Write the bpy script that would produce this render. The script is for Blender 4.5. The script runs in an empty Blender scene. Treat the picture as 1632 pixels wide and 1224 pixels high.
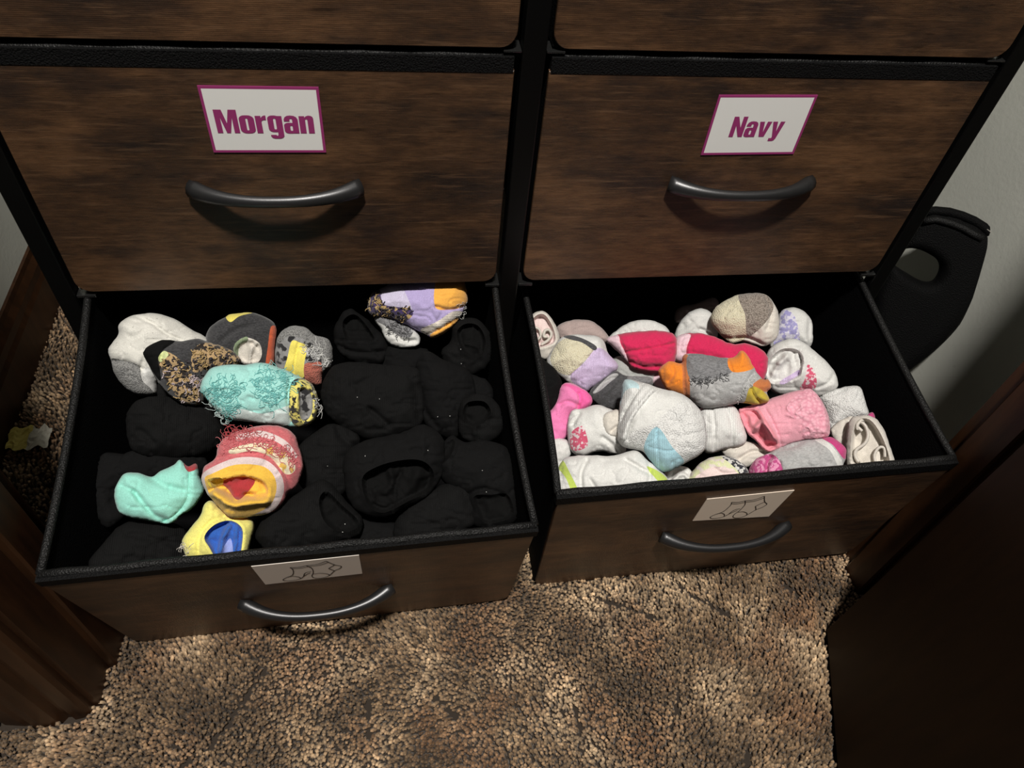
import bpy, bmesh, math, random
import numpy as np
from mathutils import Vector, Matrix
from mathutils.geometry import delaunay_2d_cdt

random.seed(7)
rng = np.random.default_rng(11)
scn = bpy.context.scene
COL = scn.collection

# ------------------------------------------------------------------ camera, light, exposure
CAM = np.array([-0.1126, -0.5443, 0.7929])
YAW, PIT, ROL, FPX = 0.2340, 0.8685, 0.1327, 1184.42
CF = np.array([math.sin(YAW)*math.cos(PIT), math.cos(YAW)*math.cos(PIT), -math.sin(PIT)])
_r = np.array([math.cos(YAW), -math.sin(YAW), 0.0]); _u = np.cross(_r, CF)
CR = math.cos(ROL)*_r + math.sin(ROL)*_u
CU = -math.sin(ROL)*_r + math.cos(ROL)*_u
cam_d = bpy.data.cameras.new('camera'); cam_o = bpy.data.objects.new('camera', cam_d); COL.objects.link(cam_o)
cam_d.sensor_width = 36.0; cam_d.lens = 36.0*FPX/1632; cam_d.clip_start = 0.01
cam_o.matrix_world = Matrix(((CR[0], CU[0], -CF[0], CAM[0]), (CR[1], CU[1], -CF[1], CAM[1]), (CR[2], CU[2], -CF[2], CAM[2]), (0, 0, 0, 1)))
scn.camera = cam_o

w = bpy.data.worlds.new('world'); scn.world = w; w.use_nodes = True
w.node_tree.nodes['Background'].inputs[0].default_value = (0.80, 0.86, 1.0, 1)
w.node_tree.nodes['Background'].inputs[1].default_value = 0.035

LAMP_POS = (-0.145, -0.80, 2.30)
ld = bpy.data.lights.new('ceiling_lamp_light', 'AREA'); ld.shape = 'DISK'; ld.size = 0.15
ld.energy = 64.0; ld.color = (1.0, 0.955, 0.89)
lo = bpy.data.objects.new('ceiling_lamp_light', ld); COL.objects.link(lo); lo.location = LAMP_POS

vs = scn.view_settings
vs.view_transform = 'Standard'; vs.look = 'None'; vs.gamma = 1.0; vs.use_curve_mapping = False
vs.exposure = 0.0

# ------------------------------------------------------------------ helpers
def ray(px, py):
    return CF + CR*(px-816)/FPX - CU*(py-612)/FPX
def hit(px, py, p0, n):
    v = ray(px, py); n = np.asarray(n, float)
    return CAM + v*(np.dot(n, np.asarray(p0)-CAM)/np.dot(n, v))

def tag(o, label=None, cat=None, group=None, kind=None):
    if label: o['label'] = label
    if cat: o['category'] = cat
    if group: o['group'] = group
    if kind: o['kind'] = kind
    return o
def link(name, me, mat=None, parent=None, smooth=False):
    o = bpy.data.objects.new(name, me); COL.objects.link(o)
    if mat is not None and len(me.materials) == 0: me.materials.append(mat)
    if parent is not None: o.parent = parent
    if smooth:
        me.polygons.foreach_set('use_smooth', [True]*len(me.polygons))
    return o
def empty(name, M=None):
    o = bpy.data.objects.new(name, None); COL.objects.link(o); o.empty_display_size = 0.02
    if M is not None: o.matrix_world = M
    return o
def mesh(name, v, f):
    me = bpy.data.meshes.new(name); me.from_pydata([tuple(map(float, p)) for p in v], [], [tuple(map(int, q)) for q in f]); me.update()
    return me
def box_bm(bm, x0, x1, y0, y1, z0, z1):
    vv = [bm.verts.new(p) for p in ((x0,y0,z0),(x1,y0,z0),(x1,y1,z0),(x0,y1,z0),(x0,y0,z1),(x1,y0,z1),(x1,y1,z1),(x0,y1,z1))]
    for q in ((0,3,2,1),(4,5,6,7),(0,1,5,4),(1,2,6,5),(2,3,7,6),(3,0,4,7)): bm.faces.new([vv[i] for i in q])
def bm_obj(name, bm, mat, parent=None, bevel=0.0, smooth=False):
    if bevel:
        bmesh.ops.bevel(bm, geom=list(bm.edges), offset=bevel, segments=2, affect='EDGES', profile=0.5)
    me = bpy.data.meshes.new(name); bm.to_mesh(me); bm.free()
    return link(name, me, mat, parent, smooth)
def box(name, x0, x1, y0, y1, z0, z1, mat, parent=None, bevel=0.0):
    bm = bmesh.new(); box_bm(bm, x0, x1, y0, y1, z0, z1)
    return bm_obj(name, bm, mat, parent, bevel)
def prism(name, prof, a0, a1, axis, mat, parent=None):
    """extrude a 2D profile: axis 'z' -> profile in (x,y), axis 'y' -> profile in (x,z)"""
    n = len(prof); V = []
    for a in (a0, a1):
        for p, q in prof: V.append((p, q, a) if axis == 'z' else (p, a, q))
    F = [tuple(range(n))[::-1], tuple(range(n, 2*n))] + [(i, (i+1) % n, n+(i+1) % n, n+i) for i in range(n)]
    me = mesh(name, V, F)
    bm = bmesh.new(); bm.from_mesh(me); bmesh.ops.recalc_face_normals(bm, faces=bm.faces); bm.to_mesh(me); bm.free()
    return link(name, me, mat, parent)
def tube_geo(pts, rad, k=6, flat=1.0, up=None, caps=True):
    pts = np.asarray(pts, float); n = len(pts)
    rad = np.broadcast_to(np.asarray(rad, float), (n,))
    T = np.gradient(pts, axis=0); T /= np.linalg.norm(T, axis=1)[:, None]+1e-12
    up = np.array([0.13, 0.2, 1.0]) if up is None else np.asarray(up, float)
    V = []; F = []
    for i in range(n):
        a = np.cross(T[i], up); a /= np.linalg.norm(a)+1e-12; b = np.cross(a, T[i])
        for j in range(k):
            t = 2*math.pi*j/k
            V.append(pts[i] + rad[i]*(math.cos(t)*a + flat*math.sin(t)*b))
    for i in range(n-1):
        for j in range(k):
            F.append((i*k+j, i*k+(j+1) % k, (i+1)*k+(j+1) % k, (i+1)*k+j))
    if caps:
        F.append(tuple(range(k))[::-1]); F.append(tuple((n-1)*k+j for j in range(k)))
    return V, F

# ------------------------------------------------------------------ materials
MATS = {}
class NT:
    def __init__(s, name):
        s.m = bpy.data.materials.new(name); s.m.use_nodes = True; s.t = s.m.node_tree
        s.b = s.t.nodes['Principled BSDF']; s.tc = s.t.nodes.new('ShaderNodeTexCoord')
    def n(s, typ, **kw):
        nd = s.t.nodes.new(typ)
        for k, v in kw.items():
            if k in nd.inputs.keys(): nd.inputs[k].default_value = v
            else: setattr(nd, k, v)
        return nd
    def l(s, a, b): s.t.links.new(a, b)
    def mapping(s, scale=(1,1,1), rot=(0,0,0), src='Object', loc=(0,0,0)):
        mp = s.n('ShaderNodeMapping'); mp.inputs['Scale'].default_value = scale; mp.inputs['Rotation'].default_value = rot; mp.inputs['Location'].default_value = loc
        s.l(s.tc.outputs[src], mp.inputs['Vector']); return mp.outputs[0]
    def noise(s, vec, scale, detail=3, rough=0.55):
        nd = s.n('ShaderNodeTexNoise'); nd.inputs['Scale'].default_value = scale; nd.inputs['Detail'].default_value = detail; nd.inputs['Roughness'].default_value = rough
        if vec is not None: s.l(vec, nd.inputs['Vector'])
        return nd.outputs['Fac']
    def ramp(s, fac, stops, interp='LINEAR'):
        nd = s.n('ShaderNodeValToRGB'); nd.color_ramp.interpolation = interp
        e = nd.color_ramp.elements
        while len(e) < len(stops): e.new(0.5)
        for el, (p, c) in zip(e, stops): el.position = p; el.color = (*c, 1) if len(c) == 3 else c
        s.l(fac, nd.inputs['Fac']); return nd.outputs['Color']
    def mix(s, fac, a, b, mode='MIX'):
        nd = s.n('ShaderNodeMix', data_type='RGBA', blend_type=mode)
        for inp, v in ((nd.inputs[0], fac), (nd.inputs[6], a), (nd.inputs[7], b)):
            if hasattr(v, 'links'): s.l(v, inp)
            elif isinstance(v, (int, float)): inp.default_value = v
            else: inp.default_value = (*v, 1) if len(v) == 3 else v
        return nd.outputs[2]
    def math(s, op, a, b=0.0):
        nd = s.n('ShaderNodeMath', operation=op)
        for inp, v in ((nd.inputs[0], a), (nd.inputs[1], b)):
            if hasattr(v, 'links'): s.l(v, inp)
            else: inp.default_value = v
        return nd.outputs[0]
    def bump(s, h, strength=0.5, dist=0.001):
        nd = s.n('ShaderNodeBump'); nd.inputs['Strength'].default_value = strength; nd.inputs['Distance'].default_value = dist
        s.l(h, nd.inputs['Height']); s.l(nd.outputs[0], s.b.inputs['Normal'])
    def color(s, c):
        if hasattr(c, 'links'): s.l(c, s.b.inputs['Base Color'])
        else: s.b.inputs['Base Color'].default_value = (*c, 1)
    def set(s, **kw):
        for k, v in kw.items(): s.b.inputs[k.replace('_', ' ')].default_value = v

def srgb(r, g, b):
    f = lambda c: (c/255/12.92) if c/255 <= 0.04045 else ((c/255+0.055)/1.055)**2.4
    return (f(r), f(g), f(b))

def plain(name, col, rough=0.5, metal=0.0, spec=0.5, bump=None):
    if name in MATS: return MATS[name]
    t = NT(name); t.color(col); t.set(Roughness=rough, Metallic=metal)
    t.b.inputs['Specular IOR Level'].default_value = spec
    if bump: t.bump(t.noise(t.mapping(), bump[0], 4), bump[1], bump[2])
    MATS[name] = t.m; return t.m

def fabric(name, col, kind='knit', col2=None, rib=None, thr=0.5, scale=None, sheen=0.15):
    """knit: fine stitch relief; rib: raised wales; terry: loopy pile; print: second colour in blotches; heather: mixed fibres"""
    if name in MATS: return MATS[name]
    t = NT(name); vec = t.mapping()
    fine = t.noise(vec, 900, 2, 0.6)
    c1 = tuple(c*0.88 for c in col); c0 = tuple(min(1, c*1.08) for c in col)
    base = t.ramp(fine, [(0.3, c1), (0.7, c0)])
    if kind == 'heather':
        f = t.noise(t.mapping((1.0, 2.2, 1.0)), scale or 420, 3, 0.7)
        base = t.ramp(f, [(0.36, col2), (0.62, col)])
    if kind in ('print', 'floral'):
        f = t.noise(vec, scale or 170, 2, 0.5)
        base = t.mix(t.ramp(f, [(thr-0.03, (0,0,0)), (thr+0.03, (1,1,1))]), base, col2)
    if kind == 'terry':
        vo = t.n('ShaderNodeTexVoronoi'); vo.inputs['Scale'].default_value = scale or 760; t.l(vec, vo.inputs['Vector'])
        h = t.math('SUBTRACT', 1.0, vo.outputs['Distance']); t.bump(h, 0.8, 0.0011)
        if col2: base = t.mix(t.ramp(vo.outputs['Distance'], [(0.25, (0,0,0)), (0.75, (1,1,1))]), col, col2)
    else:
        wv = t.n('ShaderNodeTexWave', wave_type='BANDS', bands_direction='X' if rib != 'y' else 'Y'); wv.inputs['Scale'].default_value = 190 if kind == 'rib' else 300
        wv.inputs['Distortion'].default_value = 1.2; wv.inputs['Detail'].default_value = 2; wv.inputs['Detail Scale'].default_value = 3; t.l(vec, wv.inputs['Vector'])
        h = t.math('ADD', t.math('MULTIPLY', wv.outputs['Fac'], 0.6), t.math('MULTIPLY', fine, 0.7))
        t.bump(h, 0.6 if kind == 'rib' else 0.45, 0.0008 if kind == 'rib' else 0.0006)
    t.color(base); t.set(Roughness=0.95); t.b.inputs['Specular IOR Level'].default_value = 0.12
    t.b.inputs['Sheen Weight'].default_value = sheen; t.b.inputs['Sheen Roughness'].default_value = 0.6
    MATS[name] = t.m; return t.m

def wood_print(name, seed, bright=1.0):
    t = NT(name); b = bright
    v = t.mapping((1.0, 1.0, 1.9), loc=(seed*3.1, seed*1.7, seed*2.3))
    big = t.noise(v, 8.0, 7, 0.62)
    mid = t.noise(t.mapping((1.0, 1.0, 4.0), loc=(seed*5.1, 0, seed*0.7)), 24, 6, 0.68)
    fine = t.noise(t.mapping((1.0, 1.0, 11.0), loc=(seed, 0, seed*3.3)), 75, 4, 0.7)
    c_d, c_m, c_l = (0.0215*b, 0.0135*b, 0.0098*b), (0.0530*b, 0.0275*b, 0.0142*b), (0.1200*b, 0.0610*b, 0.0285*b)
    f = t.math('ADD', t.math('MULTIPLY', big, 0.66), t.math('MULTIPLY', mid, 0.34))
    base = t.ramp(f, [(0.37, c_d), (0.49, c_m), (0.66, c_l)])
    blot = t.ramp(t.noise(t.mapping((1.0, 1.0, 2.4), loc=(seed*2.2, 3, seed)), 9.5, 5, 0.6), [(0.53, (0,0,0)), (0.70, (1,1,1))])
    base = t.mix(t.math('MULTIPLY', blot, 0.70), base, (0.0125*b, 0.0095*b, 0.0095*b))
    base = t.mix(0.5, base, t.ramp(fine, [(0.3, (0.35,0.33,0.32)), (0.7, (1.55,1.5,1.45))]), 'MULTIPLY')
    cr = t.ramp(t.noise(t.mapping((1.0, 1.0, 7.0), loc=(seed*7, 0, 1)), 24, 4, 0.55), [(0.64, (1,1,1)), (0.71, (0.40,0.38,0.36))])
    base = t.mix(0.8, base, cr, 'MULTIPLY')
    st = t.ramp(t.noise(t.mapping((1.0, 1.0, 15.0), loc=(seed*1.3, 2, seed*4.1)), 17, 5, 0.65), [(0.55, (0,0,0)), (0.72, (1,1,1))])
    base = t.mix(t.math('MULTIPLY', st, 0.55), base, (0.150*b, 0.083*b, 0.044*b))
    t.color(base)
    weave = t.n('ShaderNodeTexWave', wave_type='BANDS', bands_direction='Z'); weave.inputs['Scale'].default_value = 230; weave.inputs['Distortion'].default_value = 1.5
    t.l(t.tc.outputs['Object'], weave.inputs['Vector'])
    weave2 = t.n('ShaderNodeTexWave', wave_type='BANDS', bands_direction='X'); weave2.inputs['Scale'].default_value = 230; weave2.inputs['Distortion'].default_value = 1.5
    t.l(t.tc.outputs['Object'], weave2.inputs['Vector'])
    hh = t.math('ADD', t.math('ADD', weave.outputs['Fac'], weave2.outputs['Fac']), t.math('MULTIPLY', mid, 5.0))
    t.bump(hh, 0.16, 0.0006)
    t.set(Roughness=0.42); t.b.inputs['Specular IOR Level'].default_value = 0.5
    return t.m

def black_fabric(name, col, rough=0.75, spec=0.3):
    if name in MATS: return MATS[name]
    t = NT(name); t.color(col)
    vo = t.n('ShaderNodeTexVoronoi'); vo.inputs['Scale'].default_value = 700; t.l(t.mapping(), vo.inputs['Vector'])
    t.bump(vo.outputs['Distance'], 0.8, 0.0008); t.set(Roughness=rough); t.b.inputs['Specular IOR Level'].default_value = spec
    MATS[name] = t.m; return t.m

def varnished(name, dark, light, rough=0.35, scl=(9, 9, 1.2)):
    t = NT(name); f = t.noise(t.mapping(scl), 9, 6, 0.65)
    t.color(t.ramp(f, [(0.3, dark), (0.7, light)])); t.bump(f, 0.15, 0.001)
    t.set(Roughness=rough); t.b.inputs['Specular IOR Level'].default_value = 0.4
    return t.m

def wall_paint(name, col):
    t = NT(name); vec = t.mapping()
    f = t.noise(vec, 6, 4, 0.6); sp = t.noise(vec, 55, 3, 0.5)
    base = t.ramp(f, [(0.3, tuple(c*0.86 for c in col)), (0.7, col)])
    base = t.mix(t.ramp(sp, [(0.70, (0,0,0)), (0.78, (1,1,1))]), base, tuple(c*0.75 for c in col))
    t.color(base); t.bump(t.noise(vec, 160, 3), 0.25, 0.001); t.set(Roughness=0.8)
    return t.m

M_FAB = black_fabric('drawer_fabric', (0.0022, 0.0022, 0.0025), 0.85, 0.06)
M_RIM = black_fabric('drawer_binding', (0.0042, 0.0042, 0.0042), 0.6, 0.30)
M_BAND = black_fabric('drawer_band', (0.0022, 0.0022, 0.0024), 0.75, 0.15)
M_RUNNER = plain('runner_steel', (0.10, 0.10, 0.10), 0.22, 0.9)
M_STEEL = plain('black_steel', (0.002, 0.002, 0.002), 0.35, 0.0, 0.3)
M_HANDLE = plain('handle_metal', (0.066, 0.066, 0.068), 0.38, 0.8, 0.5, bump=(900, 0.10, 0.0005))
M_CARD = plain('card_paper', (0.74, 0.74, 0.72), 0.55)
M_CARD_CREAM = plain('card_paper_cream', (0.88, 0.75, 0.62), 0.6)
M_MAGENTA = plain('magenta_ink', (0.27, 0.028, 0.135), 0.55)
M_INK = plain('black_ink', (0.02, 0.016, 0.016), 0.6)
M_JAMB = varnished('varnished_wood', (0.016, 0.0068, 0.0028), (0.046, 0.0185, 0.0070), 0.42)
M_DOOR = varnished('dark_door', (0.0085, 0.0038, 0.0012), (0.0160, 0.0070, 0.0022), 0.6)
for _m, _s in ((M_DOOR, 0.12), (M_JAMB, 0.25)): _m.node_tree.nodes['Principled BSDF'].inputs['Specular IOR Level'].default_value = _s
M_WALL = wall_paint('closet_paint', (0.62, 0.63, 0.57))
M_ROOM = plain('room_paint', (0.55, 0.52, 0.47), 0.8, bump=(150, 0.2, 0.001))

# ------------------------------------------------------------------ the setting
def vnoise(x, y, seed=0):
    xi = np.floor(x).astype(int); yi = np.floor(y).astype(int); fx = x-xi; fy = y-yi
    fx = fx*fx*(3-2*fx); fy = fy*fy*(3-2*fy)
    def h(a, b):
        s = np.sin(a*127.1+b*311.7+seed*74.7)*43758.5453
        return s-np.floor(s)
    return (h(xi,yi)*(1-fx)+h(xi+1,yi)*fx)*(1-fy)+(h(xi,yi+1)*(1-fx)+h(xi+1,yi+1)*fx)*fy - 0.5

def carpet_mat(name, tone=True):
    t = NT(name); vec = t.mapping()
    a = t.noise(vec, 12, 4, 0.62); b = t.noise(vec, 30, 3, 0.6)
    base = t.ramp(a, [(0.34, (0.105, 0.070, 0.040)), (0.5, (0.240, 0.165, 0.098)), (0.64, (0.48, 0.365, 0.240))])
    base = t.mix(0.55, base, t.ramp(b, [(0.35, (0.50, 0.44, 0.40)), (0.65, (1.30, 1.25, 1.20))]), 'MULTIPLY')
    red = t.ramp(t.noise(t.mapping(loc=(4, 2, 0)), 13, 3, 0.5), [(0.50, (0,0,0)), (0.66, (1,1,1))])
    base = t.mix(t.math('MULTIPLY', red, 0.5), base, (0.215, 0.105, 0.050))
    if tone:
        at = t.n('ShaderNodeAttribute', attribute_name='tone')
        base = t.mix(0.85, base, t.ramp(at.outputs['Fac'], [(0.0, (0.45, 0.42, 0.39)), (0.5, (0.92, 0.92, 0.90)), (1.0, (1.9, 1.82, 1.70))]), 'MULTIPLY')
    t.color(base); t.set(Roughness=0.6); t.b.inputs['Specular IOR Level'].default_value = 0.35
    t.b.inputs['Sheen Weight'].default_value = 0.1
    return t.m
bm = bmesh.new()
vv = [bm.verts.new(p) for p in ((-1.9,-2.6,0), (1.9,-2.6,0), (1.9,0.62,0), (-1.9,0.62,0))]; bm.faces.new(vv)
bmesh.ops.subdivide_edges(bm, edges=bm.edges, cuts=30, use_grid_fill=True)
floor = tag(bm_obj('floor', bm, plain('carpet_backing', (0.024, 0.016, 0.010), 0.9, bump=(400, 0.3, 0.001))), 'mottled brown carpeted floor of closet and room', None, None, 'structure')

# carpet pile: twisted tufts too many to count
CRACKS = [((-0.26,-0.255),(-0.31,-0.33)), ((-0.325,-0.335),(-0.34,-0.36)), ((0.10,-0.215),(0.16,-0.245)), ((0.19,-0.205),(0.245,-0.25)), ((0.315,-0.20),(0.335,-0.235)),
          ((0.165,-0.32),(0.155,-0.345)), ((0.05,-0.325),(0.055,-0.35)), ((0.062,-0.39),(0.098,-0.415)), ((-0.09,-0.30),(-0.07,-0.325)), ((0.22,-0.385),(0.205,-0.41)), ((-0.155,-0.30),(-0.158,-0.33))]
def tufts():
    X = []
    for x0, x1, y0, y1, s in ((-0.52, 0.43, -0.48, -0.14, 0.0032), (-0.62, -0.52, -0.48, -0.12, 0.0052), (0.43, 0.60, -0.48, -0.12, 0.0052), (-0.62, 0.60, -0.64, -0.48, 0.0052), (-0.583, -0.36, -0.14, 0.36, 0.0046)):
        gx, gy = np.meshgrid(np.arange(x0, x1, s), np.arange(y0, y1, s)); X.append(np.stack([gx.ravel(), gy.ravel()], 1)+rng.uniform(-0.42, 0.42, (gx.size, 2))*s)
    P = np.concatenate(X)
    keep = np.ones(len(P), bool)
    # not inside the wall piers, the jambs or the door slab
    ax = np.abs(P[:,0]); y_ = P[:,1]
    keep &= ~((ax > 0.4065) & (y_ > -0.238) & (y_ < -0.204)) & ~((ax > 0.415) & (y_ > -0.276) & (y_ < -0.188)) & ~((ax > 0.4215) & (ax < 0.505) & (y_ > -0.2895) & (y_ < -0.27))
    d = (P-np.array([0.3632,-0.2844]))@np.array([-0.946,0.325]); al = (P-np.array([0.3466,-0.2787]))@np.array([-0.325,-0.946])
    keep &= ~((np.abs(d) < 0.0170) & (al > 0))
    part = np.zeros(len(P))
    for a, b in CRACKS:
        a = np.array(a); b = np.array(b); t = np.clip(((P-a)@(b-a))/((b-a)@(b-a)), 0, 1)
        q = P-(a+t[:,None]*(b-a)); q[:,0] += 0.004*vnoise(P[:,0]*120, P[:,1]*120, 5)
        dd = np.hypot(q[:,0], q[:,1]); part = np.maximum(part, np.exp(-(dd/0.009)**2)); keep &= dd > 0.0024
    P = P[keep]; part = part[keep]; n = len(P)
    base_h = 0.0085+0.006*vnoise(P[:,0]*22, P[:,1]*22, 1)+0.003*vnoise(P[:,0]*70, P[:,1]*70, 2)-0.003*part
    lean = np.stack([vnoise(P[:,0]*9, P[:,1]*9, 3), vnoise(P[:,0]*9, P[:,1]*9, 4)], 1)*0.006 + rng.normal(0, 0.0013, (n, 2))
    hgt = np.clip(base_h+rng.normal(0, 0.0010, n), 0.004, None); rad = rng.uniform(0.0012, 0.0022, n)
    ang = rng.uniform(0, 6.28, n); K = 4
    rings = [(0.0, 0.75, 0.0), (0.55, 1.05, 0.45), (0.84, 1.15, 0.85), (1.0, 0.5, 1.0)]
    V = np.zeros((n, len(rings)*K, 3))
    for ri, (h, rr, ln) in enumerate(rings):
        for j in range(K):
            a = ang+2*math.pi*j/K+h*1.4
            V[:, ri*K+j, 0] = P[:,0]+lean[:,0]*ln+np.cos(a)*rad*rr
            V[:, ri*K+j, 1] = P[:,1]+lean[:,1]*ln+np.sin(a)*rad*rr
            V[:, ri*K+j, 2] = hgt*h+0.0002
    m = len(rings)*K; F = []
    for ri in range(len(rings)-1):
        for j in range(K): F.append((ri*K+j, ri*K+(j+1) % K, (ri+1)*K+(j+1) % K, (ri+1)*K+j))
    e = (len(rings)-1)*K; F.append((e, e+1, e+2, e+3)); F = np.array(F)
    allF = (F[None]+(np.arange(n)*m)[:, None, None]).reshape(-1, 4)
    me = bpy.data.meshes.new('carpet_pile'); me.vertices.add(n*m); me.vertices.foreach_set('co', V.reshape(-1).astype(np.float32))
    me.loops.add(allF.size); me.loops.foreach_set('vertex_index', allF.reshape(-1).astype(np.int32))
    me.polygons.add(len(allF)); me.polygons.foreach_set('loop_start', (np.arange(len(allF))*4).astype(np.int32))
    me.update(calc_edges=True); me.validate()
    at = me.attributes.new('tone', 'FLOAT', 'POINT')
    at.data.foreach_set('value', np.repeat(np.clip(rng.beta(1.3, 1.6, n), 0, 1), m).astype(np.float32))
    o = link('carpet_pile', me, carpet_mat('carpet_yarn'), None, True)
    return tag(o, 'mottled tan and brown twisted carpet pile covering the floor', 'carpet', None, 'stuff')
tufts()

def wallbox(name, *a, mat=M_WALL, label=None):
    return tag(box(name, *a, mat), label, None, None, 'structure')
wallbox('wall_left', -0.66, -0.594, -0.19, 0.56, 0, 2.42, label='grey painted side wall of the closet left of the dresser')
wallbox('wall_right', 0.600, 0.66, -0.19, 0.56, 0, 2.42, label='grey painted side wall of the closet right of the dresser')
wallbox('wall_back', -0.66, 0.66, 0.56, 0.62, 0, 2.42, label='grey painted back wall behind the dresser')
fw = tag(empty('wall_front'), 'wall with the closet opening on the room side', None, None, 'structure')
box('wall_pier', -1.9, -0.432, -0.275, -0.19, 0, 2.42, M_ROOM, fw); box('wall_pier', 0.432, 1.9, -0.275, -0.19, 0, 2.42, M_ROOM, fw)
box('wall_header', -0.432, 0.432, -0.275, -0.19, 2.05, 2.42, M_ROOM, fw)
wallbox('ceiling', -1.9, 1.9, -2.6, 0.62, 2.42, 2.48, mat=M_ROOM, label='flat ceiling over the room and the closet')

bb = tag(prism('baseboard_left', [(-0.594,0), (-0.582,0), (-0.582,0.060), (-0.5845,0.068), (-0.5845,0.080), (-0.589,0.090), (-0.590,0.098), (-0.594,0.098)], -0.19, 0.56, 'y', M_JAMB), 'dark wooden baseboard along the closet wall left of the dresser', None, None, 'structure')

def jamb(name, s, label):
    r = tag(empty(name), label, None, None, 'structure')
    mx = lambda pr: [(s*x, y) for x, y in pr]
    prism('jamb_board', mx([(0.415,-0.275), (0.432,-0.275), (0.432,-0.188), (0.415,-0.188)]), 0, 2.05, 'z', M_JAMB, r)
    prism('door_stop', mx([(0.4065,-0.236), (0.4085,-0.2378), (0.415,-0.2378), (0.415,-0.204), (0.408,-0.204), (0.4065,-0.206)]), 0, 2.04, 'z', M_JAMB, r)
    prism('casing', mx([(0.4215,-0.275), (0.4215,-0.281), (0.425,-0.2845), (0.437,-0.286), (0.4405,-0.283), (0.444,-0.283), (0.449,-0.2895), (0.462,-0.2915), (0.471,-0.2905), (0.474,-0.287), (0.482,-0.287), (0.500,-0.284), (0.505,-0.281), (0.505,-0.275)]), 0, 2.11, 'z', M_JAMB, r)
    return r
jamb('trim_1', -1, 'varnished brown door jamb and casing in front of the left drawer')
jamb('trim_2', 1, 'varnished brown door jamb and casing beside the right drawer')
hd = tag(box('trim_3', -0.505, 0.505, -0.290, -0.275, 2.05, 2.11, M_JAMB), 'varnished wooden head casing above the closet opening', None, None, 'structure')

# open door swung out to the right of the opening
dth = math.atan2(-0.946, -0.325)
door = tag(empty('door_1', Matrix.Translation((0.3466, -0.2787, 0.012)) @ Matrix.Rotation(dth, 4, 'Z')), 'dark brown flat door standing open to the right of the drawers', None, None, 'structure')
box('door_slab', 0, 0.76, 0, 0.035, 0, 2.0, M_DOOR, door, 0.0015)
for hz in (0.20, 1.0, 1.75):
    bmh = bmesh.new(); bmesh.ops.create_cone(bmh, cap_ends=True, segments=12, radius1=0.006, radius2=0.006, depth=0.09, matrix=Matrix.Translation((-0.006, 0.030, hz)))
    bm_obj('hinge', bmh, plain('hinge_brass', (0.20, 0.13, 0.05), 0.35, 0.9), door, smooth=True)

# room lamp on the ceiling
lamp = tag(empty('ceiling_lamp', Matrix.Translation((LAMP_POS[0], LAMP_POS[1], 2.42))), 'round glass ceiling lamp in the room outside the closet', 'lamp')
bmh = bmesh.new(); bmesh.ops.create_cone(bmh, cap_ends=True, segments=32, radius1=0.14, radius2=0.15, depth=0.03, matrix=Matrix.Translation((0,0,-0.015)))
bm_obj('lamp_base', bmh, plain('lamp_metal', (0.5,0.48,0.42), 0.3, 0.9), lamp)
bmh = bmesh.new(); bmesh.ops.create_cone(bmh, cap_ends=True, segments=16, radius1=0.02, radius2=0.02, depth=0.06, matrix=Matrix.Translation((0,0,-0.055)))
bm_obj('lamp_stem', bmh, MATS['lamp_metal'], lamp)
bmh = bmesh.new(); bmesh.ops.create_cone(bmh, cap_ends=False, segments=32, radius1=0.13, radius2=0.04, depth=0.07, matrix=Matrix.Translation((0,0,-0.085)))
bm_obj('lamp_shade', bmh, plain('lamp_shade_white', (0.8,0.78,0.7), 0.5), lamp)

# ------------------------------------------------------------------ dresser frame
fr = tag(empty('dresser_frame'), 'black steel frame of the drawer unit with slim upright posts', 'dresser')
for x0, x1 in ((-0.4209,-0.4035), (-0.0087,0.0097), (0.4035,0.4195)):
    box('front_post', x0, x1, 0.0, 0.014, 0.002, 0.80, M_STEEL, fr, 0.0012)
    box('rear_post', x0, x1, 0.300, 0.314, 0.002, 0.80, M_STEEL, fr, 0.0012)
    for z in (0.012, 0.772): box('depth_rail', x0+0.001, x1-0.001, 0.0145, 0.2995, z, z+0.014, M_STEEL, fr)
for z in (0.2855, 0.5245, 0.760):
    for x0, x1 in ((-0.4025,-0.386), (-0.0232,-0.0092), (0.0102,0.0245), (0.386,0.4025)):
        box('drawer_runner', x0, x1, 0.0005, 0.018, z, z+0.003 if z < 0.5 else z+0.0016, M_RUNNER, fr, 0.0004)
box('top_board', -0.43, 0.43, -0.01, 0.33, 0.801, 0.816, wood_print('top_wood', 9.0), fr, 0.001)

# ------------------------------------------------------------------ drawers
def handle_mesh():
    n = 30; V = []; F = []; k = 12
    for i in range(n+1):
        t = -1+2*i/n; a = abs(t)
        x = 0.0680*t
        y = -0.0170*(1-a**2.4)-0.0030*(1-a**8)
        if i in (0, n): y = 0.0
        ez = 0.0049+0.0036*a**2.2; ey = 0.0042+0.0036*a**3
        # cross-section across the path tangent
        dy = 0.0170*2.4*a**1.4*(1 if t > 0 else -1); tx, ty = 0.068, dy; L = math.hypot(tx, ty); nx, ny = -ty/L, tx/L
        for j in range(k):
            q = 2*math.pi*j/k
            V.append((x+nx*ey*math.cos(q), min(y+ny*ey*math.cos(q), 0.0), ez*math.sin(q)))
    for i in range(n):
        for j in range(k): F.append((i*k+j, (i+1)*k+j, (i+1)*k+(j+1) % k, i*k+(j+1) % k))
    F.append(tuple(range(k))); F.append(tuple(n*k+j for j in range(k))[::-1])
    me = mesh('handle', V, F); me.materials.append(M_HANDLE)
    me.polygons.foreach_set('use_smooth', [len(p.vertices) == 4 for p in me.polygons])
    return me
HANDLE = handle_mesh()

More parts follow.
